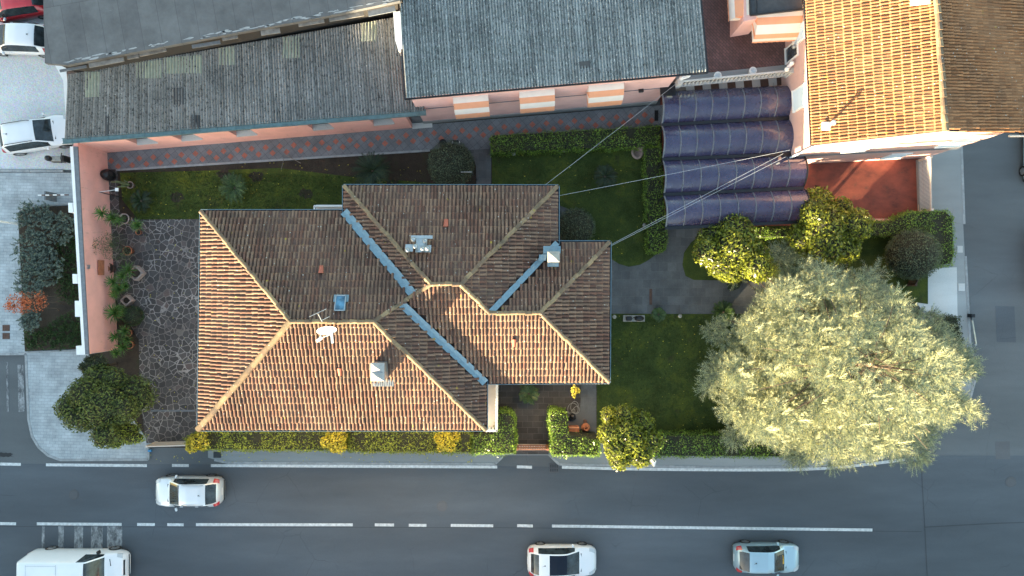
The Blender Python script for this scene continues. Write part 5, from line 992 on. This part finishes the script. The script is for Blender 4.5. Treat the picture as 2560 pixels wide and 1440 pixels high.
# ---------------- blue cedar ----------------
def cedar():
    cz_ = 6.0; cen = (2125, 905); out = [(1870, 680), (1960, 640), (2110, 650), (2200, 640), (2262, 690), (2330, 725), (2385, 790), (2412, 860), (2490, 930), (2470, 1030), (2425, 1100), (2335, 1175), (2240, 1152), (2110, 1190), (2060, 1182), (1980, 1140), (1830, 1100), (1800, 1040), (1782, 975), (1800, 890), (1805, 830), (1875, 765)]
    base = P(*cen, cz_); base = Vector((base.x, base.y, 0)); t = thing('cedar_tree', 'huge silvery blue cedar filling the right of the garden, sunlit on its left side', 'tree', (base.x, base.y, .1))
    ang = []; 
    for x, y in out: p = (P(x, y, 4.6) - base) * 1.0; ang.append((math.atan2(p.y, p.x), math.hypot(p.x, p.y)))
    ang.sort(); A_ = np.array([a for a, _ in ang]); R_ = np.array([r for _, r in ang]); A2 = np.concatenate([A_ - 2 * np.pi, A_, A_ + 2 * np.pi]); R2 = np.tile(R_, 3)
    rr = random.Random(17); V = []; b = MB(); b.tube([(base.x, base.y, .1), (base.x + .1, base.y, 5), (base.x - .1, base.y + .1, 10.0)], .36, 10, .02)
    limbs = []
    for i, (a, lev) in enumerate([(q * 6.2832 / n + o, l) for n, l, o in ((18, .02, 0), (17, .10, .2), (14, .26, .1), (12, .42, .3), (10, .6, 0), (8, .76, .2), (5, .92, 0)) for q in range(n)]):
        if .06 < lev < .62 and .25 < (a % 6.2832) < 1.15: continue
        a += rr.uniform(-.12, .12); z = 2.9 + 8.2 * lev + rr.uniform(-.25, .25); Rm = float(np.interp((a + np.pi) % (2 * np.pi) - np.pi, A2, R2)); L = Rm * (1.0 - .95 * max(0, lev - .12) ** 1.15) * rr.uniform(.86, 1.02)
        if L < .7: L = .7
        d_ = Vector((math.cos(a), math.sin(a), 0)); p0 = Vector((base.x, base.y, z - .9)); p1 = p0 + d_ * L * .5 + Vector((0, 0, .9)); p2 = p0 + d_ * L + Vector((0, 0, 1.0 - .12 * L)); pts = [p0, p0.lerp(p1, .5) + Vector((0, 0, .15)), p1, p1.lerp(p2, .5) + Vector((0, 0, .06)), p2]; b.tube(pts, .07 * (1.1 - lev), 6, .015); limbs.append((pts, L, d_, lev))
    build('trunk', b, M['bark'], t)
    tris = []
    def spray(c, d_, ln, wid):
        s_ = Vector((-d_.y, d_.x, 0)); s_ = s_.normalized() if s_.length > .01 else Vector((1, 0, 0)); up = s_.cross(d_)
        if up.z < 0: up = -up
        n = 6
        for k in range(n):
            f = .1 + .85 * k / n; p = c + d_ * ln * f
            for sg in (-1, 1):
                l2 = ln * .34 * (1.05 - f * .7) * rr.uniform(.7, 1.2); dd = (s_ * sg * .8 + d_ * .75 + up * rr.uniform(-.25, .55)).normalized(); e = p + dd * l2; w2 = d_.cross(dd).cross(dd).normalized() * wid * .5 if rr.random() < .7 else Vector((0, 0, wid * .5)); tris.append((p - w2, p + w2, e + w2 * .15, e - w2 * .15))
        w2 = s_ * wid * .5; tris.append((c - w2, c + w2, c + d_ * ln + w2 * .3, c + d_ * ln - w2 * .3)); 
    for pts, L, d_, lev in limbs:
        nb = int(3 + L * 1.55); s_ = Vector((-d_.y, d_.x, 0))
        for k in range(nb):
            f = .22 + .78 * ((k + .5) / nb) ** .85; q = f * 4; j = min(int(q), 3); p = pts[j].lerp(pts[j + 1], q - j); sg = 1 if k % 2 else -1; bl_ = (L * .36 * (1.1 - f) + .22) * rr.uniform(.7, 1.2); bd = (s_ * sg * (1 - f * .6) + d_ * (.5 + f * .6) + Vector((0, 0, rr.uniform(-.05, .2)))).normalized()
            for g_ in ((.35, 1.0) if bl_ > .95 else (.8,)):
                c = p + bd * bl_ * g_ + Vector((0, 0, rr.uniform(-.12, .14) - .1 * g_)); Rc = rr.uniform(.5, .92) * (1.0 - .25 * lev); ns = int(9 + 17 * Rc)
                if mnoise.noise(Vector((c.x * .48 + 3, c.y * .48, c.z * .5))) < (-.13 if lev > .05 else -.26): continue
                for w_ in range(ns):
                    th = w_ * 2.39996 + rr.uniform(-.3, .3); zz_ = rr.uniform(-.12, .75); h_ = math.sqrt(max(.05, 1 - zz_ * zz_)); dd = (Vector((h_ * math.cos(th), h_ * math.sin(th), zz_ * .75)) + bd * .38).normalized(); spray(c + dd * Rc * .15, dd, Rc * rr.uniform(.8, 1.2), .034)
    b = MB()
    for q in tris: b.face(q)
    print('cedar quads', len(tris)); o = build('needles', b, M['l_cedar'], t); o['kind'] = 'stuff' if False else ''
    del o['kind']
cedar()
# ---------------- grass blades ----------------
def grass(pts, n, z, mat, name='grass'):
    poly = [tuple(P(x, y, z))[:2] for x, y in pts]; xs = [p[0] for p in poly]; ys = [p[1] for p in poly]; q = np.column_stack([rng.uniform(min(xs), max(xs), n), rng.uniform(min(ys), max(ys), n)]); q = q[np.array([inpoly(a, c, poly) for a, c in q])]; p = np.column_stack([q, np.full(len(q), z + .02)])
    o = leafobj(name, p, np.tile([0, 0, .6], (len(p), 1)), .085, .28, mat, None, 1.0); o['kind'] = 'stuff'
grass([(300, 432), (470, 428), (860, 440), (1050, 455), (1190, 470), (1190, 560), (345, 548), (306, 500)], 30000, .1, M['blade']); grass([(1230, 378), (1620, 372), (1660, 625), (1600, 660), (1524, 645), (1395, 600), (1395, 512), (1230, 500)], 16000, .14, M['blade']); grass([(1522, 786), (1990, 786), (2000, 1086), (1492, 1075), (1492, 960)], 26000, .14, M['blade'])
# fallen leaves
b = MB(); rr = random.Random(2)
for i in range(420):
    x, y, z = rr.choice([(rr.uniform(300, 860), rr.uniform(425, 545), .12), (rr.uniform(600, 1060), rr.uniform(405, 460), .12), (rr.uniform(1232, 1600), rr.uniform(385, 640), .15), (rr.uniform(1530, 1800), rr.uniform(790, 1080), .15), (rr.uniform(350, 490), rr.uniform(560, 1090), .14), (rr.uniform(350, 1200), rr.uniform(1135, 1156), .115)]); c = P(x, y, z); a = rr.uniform(0, 3); s_ = rr.uniform(.02, .05); b.face([c + Vector((s_ * math.cos(a + k), s_ * math.sin(a + k) * .7, rr.uniform(0, .02))) for k in (0, 1.5, 3.1, 4.7)])
o = build('fallen_leaves', b, M['l_yellow']); o['kind'] = 'stuff'

# ---------------- vehicles ----------------
def interp(keys, x):
    xs = [k[0] for k in keys]; out = []
    for c in range(1, len(keys[0])): out.append(float(np.interp(x, xs, [k[c] for k in keys])))
    return out
def car(name, label, px, py, rot, paint, L, W, Ht, kind='hatch', zc=.7, rails=None, sunroof=False, group='cars'):
    h = L / 2; w2 = W / 2; c = P(px, py, zc); t = thing(name, label, 'van' if kind == 'van' else 'car', (c.x, c.y, .004), group); t.rotation_euler = (0, 0, rot)
    # x from rear(-) to front(+): width factor, belt z, roof half width, roof z
    if kind == 'van': keys = [(-h, .86, .95, .62, .98), (-h + .06, .95, 1.15, .80, 1.85), (-h + .25, 1, 1.2, .84, Ht - .03), (0, 1, 1.2, .85, Ht), (h - 1.75, 1, 1.2, .83, Ht - .04), (h - 1.55, 1, 1.2, .82, Ht - .12), (h - .95, .99, 1.12, .84, 1.22), (h - .5, .96, 1.02, .84, 1.06), (h - .14, .86, .86, .72, .9), (h - .03, .72, .68, .6, .72), (h, .6, .6, .5, .64)]; wsx = (h - 1.62, h - .95); rwx = (-h - 1, -h - .9); swx = (h - 2.05, h - 1.0); 
    else:
        hd = .92; keys = [(-h, .62, .62, .5, .66), (-h + .05, .78, .74, .62, .80), (-h + .16, .90, .88, .70, .96), (-h + .38, .97, .93, .71, 1.18 if kind != 'suv' else 1.3), (-h + .68, 1, .94, .71, Ht - .07), (-h + 1.0, 1, .94, .71, Ht - .02), (-h + 1.7, 1, .93, .70, Ht), (h - 2.0, 1, .91, .69, Ht - .04), (h - 1.72, 1, .90, .70, Ht - .10), (h - 1.02, 1, .90, .80, .97), (h - .8, .99, .88, .80, .92), (h - .35, .93, .80, .74, .82), (h - .14, .83, .72, .64, .72), (h - .04, .70, .6, .55, .6), (h, .58, .52, .45, .54)]
        wsx = (h - 1.78, h - 1.04); rwx = (-h + .2, -h + .66); swx = (-h + .62, h - 1.30)
    xs = sorted(set([round(v, 3) for v in np.concatenate([np.linspace(-h, h, 46), [k[0] for k in keys], wsx, rwx, swx]) if -h <= v <= h])); rows = []
    sm = lambda x: [sum(v) / 3 for v in zip(interp(keys, x), interp(keys, x - .05), interp(keys, x + .05))]
    for x in xs:
        wf, zb, rw, zr = sm(x) if abs(x) < h - .02 else interp(keys, x); ww = w2 * wf
        rowp = [(ww * .90, .22), (ww * .985, .34), (ww, .58), (ww * .985, zb - .06), (ww * .95, zb), (w2 * rw * (1 if wf > .95 else .2 + .8 * wf) + .02, max(zr - .05, zb + .005)), (w2 * rw * .93 * (1 if wf > .95 else .2 + .8 * wf), max(zr - .012, zb + .01)), (w2 * rw * .5, max(zr + .012, zb + .02)), (0, max(zr + .02, zb + .025))]
        rows.append([Vector((x, y, z)) for y, z in rowp] + [Vector((x, -y, z)) for y, z in rowp[-2::-1]])
    nj = len(rows[0]); parts = {'body': MB(), 'windshield': MB(), 'rear_window': MB(), 'side_window': MB(), 'side_window2': MB(), 'sunroof': MB()}
    for i in range(len(xs) - 1):
        xm = (xs[i] + xs[i + 1]) / 2
        for j in range(nj - 1):
            jj = min(j, nj - 2 - j); key = 'body'
            if wsx[0] <= xm <= wsx[1] and jj >= 6: key = 'windshield'
            elif rwx[0] <= xm <= rwx[1] and jj >= 6: key = 'rear_window'
            elif swx[0] <= xm <= swx[1] and jj == 4: key = 'side_window' if j < nj / 2 else 'side_window2'
            elif sunroof and -h + 1.25 <= xm <= h - 1.78 and jj >= 6: key = 'sunroof'
            parts[key].face([rows[i][j], rows[i + 1][j], rows[i + 1][j + 1], rows[i][j + 1]])
    B_ = parts['body']; B_.face([r for r in rows[0]]); B_.face([r for r in rows[-1][::-1]])
    # weld duplicates for smooth shading
    for key, mbb in parts.items():
        if not mbb.f: continue
        idx = {}; nv = []; nf = []
        for f in mbb.f:
            g_ = []
            for i_ in f:
                v = tuple(round(q, 4) for q in mbb.v[i_])
                if v not in idx: idx[v] = len(nv); nv.append(v)
                if idx[v] not in g_: g_.append(idx[v])
            if len(g_) >= 3: nf.append(tuple(g_[::-1]))
        m2 = MB(); m2.v = nv; m2.f = nf; m2.m = [0] * len(nf); build('side_window' if key == 'side_window2' else key, m2, M[paint] if key == 'body' else M['roofglass'] if key == 'sunroof' else M['glass'], t, True, local=True)
    b = MB(); b.box((0, 0, .2), (L * .93, W * .86, .16), 0, .04); b.box((h - .1, 0, .36), (.2, W * .62, .1)); b.box((-h + .08, 0, .36), (.2, W * .66, .1)); build('bumper', b, M['black'], t, local=True)
    wx = (h - .82, -h + .76) if kind != 'van' else (h - .85, -h + 1.0)
    for x in wx:
        for sg in (-1, 1):
            b = MB(); r = .31 if kind not in ('van', 'suv') else .34; vs = []; fs = []; n = 24; prof = [(r - .06, sg * (w2 - .19)), (r, sg * (w2 - .17)), (r, sg * (w2 + .0)), (r - .04, sg * (w2 + .015)), (r - .1, sg * (w2 + .01))]
            for rr_, y in prof:
                for k in range(n): th = k * 6.2832 / n; vs.append((x + rr_ * math.cos(th), y, r + rr_ * math.sin(th)))
            for i in range(len(prof) - 1):
                for k in range(n): fs.append((i * n + k, i * n + (k + 1) % n, (i + 1) * n + (k + 1) % n, (i + 1) * n + k))
            b.add(vs, fs); wl = build('wheel', b, M['rubber'], t, True, local=True)
            b = MB(); vs = [(x, sg * (w2 - .03), r)]; 
            for k in range(20): th = k * 6.2832 / 20; q_ = (r - .1) if k % 4 else (r - .09); vs.append((x + q_ * math.cos(th), sg * (w2 + .008 - (.03 if k % 4 == 2 else 0)), r + q_ * math.sin(th)))
            b.add(vs, [(0, k + 1, (k + 1) % 20 + 1) for k in range(20)]); build('rim', b, M['rim'], wl, local=True)
    def patch(nm, x0, x1, j0, j1, side, mat, off=.012):
        b = MB(); i0 = min(range(len(xs)), key=lambda k: abs(xs[k] - x0)); i1 = min(range(len(xs)), key=lambda k: abs(xs[k] - x1)); i0, i1 = min(i0, i1), max(i0, i1)
        for i in range(i0, max(i1, i0 + 1)):
            for j in range(j0, j1):
                vv = []
                for a_, q_ in ((i, j), (i + 1, j), (i + 1, j + 1), (i, j + 1)): v = rows[a_][q_ if side > 0 else nj - 1 - q_].copy(); s_ = Vector((v.x * .004, math.copysign(off, v.y), off * .8)); vv.append(v + s_)
                b.face(vv)
        build(nm, b, M[mat], t, local=True)
    for sg in (1, -1):
        if kind == 'van': patch('headlight', h - .42, h - .12, 3, 6, sg, 'head'); patch('taillight', -h + .02, -h + .12, 2, 4, sg, 'tail')
        else: patch('headlight', h - .42, h - .1, 4, 6, sg, 'head'); patch('taillight', -h + .12, -h + .34, 3, 5, sg, 'tail')
        b = MB(); mx = (swx[1] - .12) if kind != 'van' else h - 1.25; b.box((mx, sg * (w2 + .10), .98 if kind != 'van' else 1.3), (.12, .2, .13 if kind != 'van' else .28), sg * .25, .03); build('mirror', b, M['black'] if kind in ('van',) else M[paint], t, local=True)
        for hx in (.35, -.55): b = MB(); b.box((hx + (h - 2.0) * .3, sg * (w2 + .012), .80), (.18, .03, .03), 0, .008); build('door_handle', b, M[paint], t, local=True)
    b = MB(); b.tube([(-h + 1.0, 0, Ht + .02), (-h + .85, 0, Ht + .14)], .008, 5); b.box((-h + 1.0, 0, Ht + .02), (.07, .05, .03)); build('aerial', b, M['black'], t, local=True)
    b = MB(); b.box((-h + .0, 0, .62), (.02, .42, .10)); build('number_plate', b, M['white'], t, local=True)
    if kind != 'van':
        b = MB(); b.box((h - .95, 0, .945), (.09, W * .60, .025)); build('wiper_cowl', b, M['black'], t, local=True)
    if rails:
        for sg in (1, -1): b = MB(); b.tube([(-h + .75, sg * w2 * .66, Ht - .03), (-h + .9, sg * w2 * .67, Ht + .035), (h - 2.1, sg * w2 * .67, Ht + .02), (h - 1.95, sg * w2 * .66, Ht - .06)], .02, 6); build('roof_rail', b, M[rails], t, local=True)
    if kind == 'van':
        b = MB(); b.box((h - .72, .42, 1.13), (.12, .4, .02), .15); build('bonnet_vent', b, M['black'], t, local=True); b = MB()
        for sx, sy, lx, ly in ((-.3, .0, .015, W * .74), (-2.0, 0, .015, W * .74), (-1.15, .66, 1.7, .015), (-1.15, -.66, 1.7, .015)): b.box((sx, sy, Ht + .022), (lx, ly, .006))
        build('roof_seam', b, M['metal'], t, local=True); b = MB(); b.box((h - .06, 0, .76), (.05, W * .45, .16)); build('grille', b, M['black'], t, local=True)
    return t
PI = math.pi
car('parked_car', 'silver estate car with roof rails driving left in the upper lane', 470, 1229, PI, 'car_silver2', 3.95, 1.72, 1.5, rails='metal', group='cars on the street')
car('driving_car', 'white hatchback with black glass roof driving right in the lower lane', 1405, 1402, 0, 'car_white', 4.05, 1.76, 1.45, sunroof=True, group='cars on the street')
t = car('driving_car', 'small silver blue hatchback with yellow cloth on its dashboard in the lower lane', 1918, 1395, 0, 'car_silver', 3.85, 1.66, 1.5, group='cars on the street')
b = MB(); b.box((1.925 - 1.18, .05, 1.06), (.13, .5, .02), .1); build('dashboard_cloth', b, M['yellow'], t, local=True)
car('delivery_van', 'white panel van cut by the bottom edge beside the worn zebra stripes', 185, 1424, 0, 'car_white', 5.6, 1.95, 2.25, 'van', 1.1, group='cars on the street')
car('parked_car', 'white hatchback parked facing left beside the flat roofed building', 46, 96, PI - .04, 'car_white', 4.1, 1.76, 1.48, group='cars parked on the gravel')
car('parked_car', 'white estate car with black roof rails parked on the gravel by the workshop', 90, 335, .16, 'car_white', 4.3, 1.8, 1.56, 'suv', .75, rails='black', group='cars parked on the gravel')
car('parked_car', 'red car parked in the top left corner of the gravel', 36, 8, PI + .15, 'car_red', 4.2, 1.78, 1.48, group='cars parked on the gravel')
car('parked_car', 'black car mostly beyond the right edge on the side street', 2624, 655, PI / 2, 'car_dark', 4.3, 1.8, 1.45, group='cars on the side street')
car('parked_car', 'dark car half hidden under the eave of the tiled house', 2606, 372, PI / 2, 'car_silver', 4.0, 1.75, 1.45, group='cars on the side street')
# scooter
t = thing('scooter', 'dark scooter with beige seat parked between the white car and the wall', 'scooter', P(142, 398, 0)); c = P(142, 398, .6)
b = MB(); b.lathe((P(120, 396, .9).x, c.y, .75), [(.15, 0), (.17, .12), (.15, .25), (.07, .32), (.01, .33)], 16); build('top_box', b, M['black'], t, True)
b = MB(); b.box((c.x + .05, c.y, .72), (.62, .3, .1), 0, .04); build('seat', b, M['stone'], t)
b = MB(); b.box((c.x + .05, c.y, .48), (.85, .36, .36), 0, .08); b.box((c.x + .55, c.y, .6), (.12, .36, .7), 0, .03); build('body', b, M['black'], t)
for dx in (-.5, .62):
    b = MB(); vs = []; fs = []
    for rr_, y in ((.12, -.05), (.23, -.05), (.23, .05), (.12, .05)):
        for k in range(18): th = k * .34907; vs.append((c.x + dx + rr_ * math.cos(th), c.y + y, .23 + rr_ * math.sin(th)))
    for i in range(3):
        for k in range(18): fs.append((i * 18 + k, i * 18 + (k + 1) % 18, (i + 1) * 18 + (k + 1) % 18, (i + 1) * 18 + k))
    b.add(vs, fs); build('wheel', b, M['rubber'], t)
b = MB(); b.tube([(c.x + .55, c.y - .3, 1.0), (c.x + .5, c.y, 1.02), (c.x + .55, c.y + .3, 1.0)], .025, 6); build('handlebar', b, M['black'], t)

# ---------------- added blocks outside the frame, sized and placed to shade street and garden ----------------
def shade_block(x0, x1, y0, y1, h, label, wallm, flat=False):
    t = thing('added_shade_block', label, 'house', ((x0 + x1) / 2, (y0 + y1) / 2, 0)); b = MB(); b.prism([(x0, y0), (x1, y0), (x1, y1), (x0, y1)], 0, h - .12); build('wall', b, M[wallm], t); b = MB(); o = .35
    if flat: b.prism([(x0 - o, y0 - o), (x1 + o, y0 - o), (x1 + o, y1 + o), (x0 - o, y1 + o)], h - .12, h)
    else:
        ym = (y0 + y1) / 2; r = (y1 - y0) * .15; X0, X1, Y0, Y1 = x0 - o, x1 + o, y0 - o, y1 + o; hh = h; b.add([(X0, Y0, hh - .12), (X1, Y0, hh - .12), (X1, Y1, hh - .12), (X0, Y1, hh - .12), (X0 + (ym - Y0), ym, hh + r), (X1 - (ym - Y0), ym, hh + r)], [(0, 1, 5, 4), (1, 2, 5), (2, 3, 4, 5), (3, 0, 4), (3, 2, 1, 0)])
    build('roof', b, M['pan'] if not flat else M['membrane'], t); n = int((x1 - x0) / 3)
    for i in range(n):
        for z in (1.6, 4.6, 7.6, 10.6):
            if z + 1 < h: b = MB(); b.box((x0 + (i + .5) * (x1 - x0) / n, y1 + .01, z), (1.1, .08, 1.3)); build('window', b, M['pane'], t)
shade_block(-78, -42.8, -25.5, -22, 12.5, 'unseen tall cream block added far left across the street to shade the workshop roofs', 'cream', True); shade_block(-42.2, -36.2, -30, -22, 3.0, 'unseen low grey block added left across the street to cast shade', 'greywall', True)
shade_block(-35.8, -21, -31, -22.5, 4.9, 'unseen cream block added across the street to shade the left hedge', 'cream', True); shade_block(-20.5, -3.5, -30, -22, 2.5, 'unseen long low pink block added across the street to shade the ground', 'pinkpale', True)
shade_block(-3, 8, -32, -22.5, 4.4, 'unseen pink block added across the street to cast shade', 'pinkpale', True); shade_block(8.6, 40, -34, -22.5, 5.4, 'unseen long cream block added right across the street to cast shade', 'cream', True)
shade_block(-60, -43.0, -36, -26, 9.1, 'unseen cream block added behind the far left one to shade the workshop roof', 'cream', True)
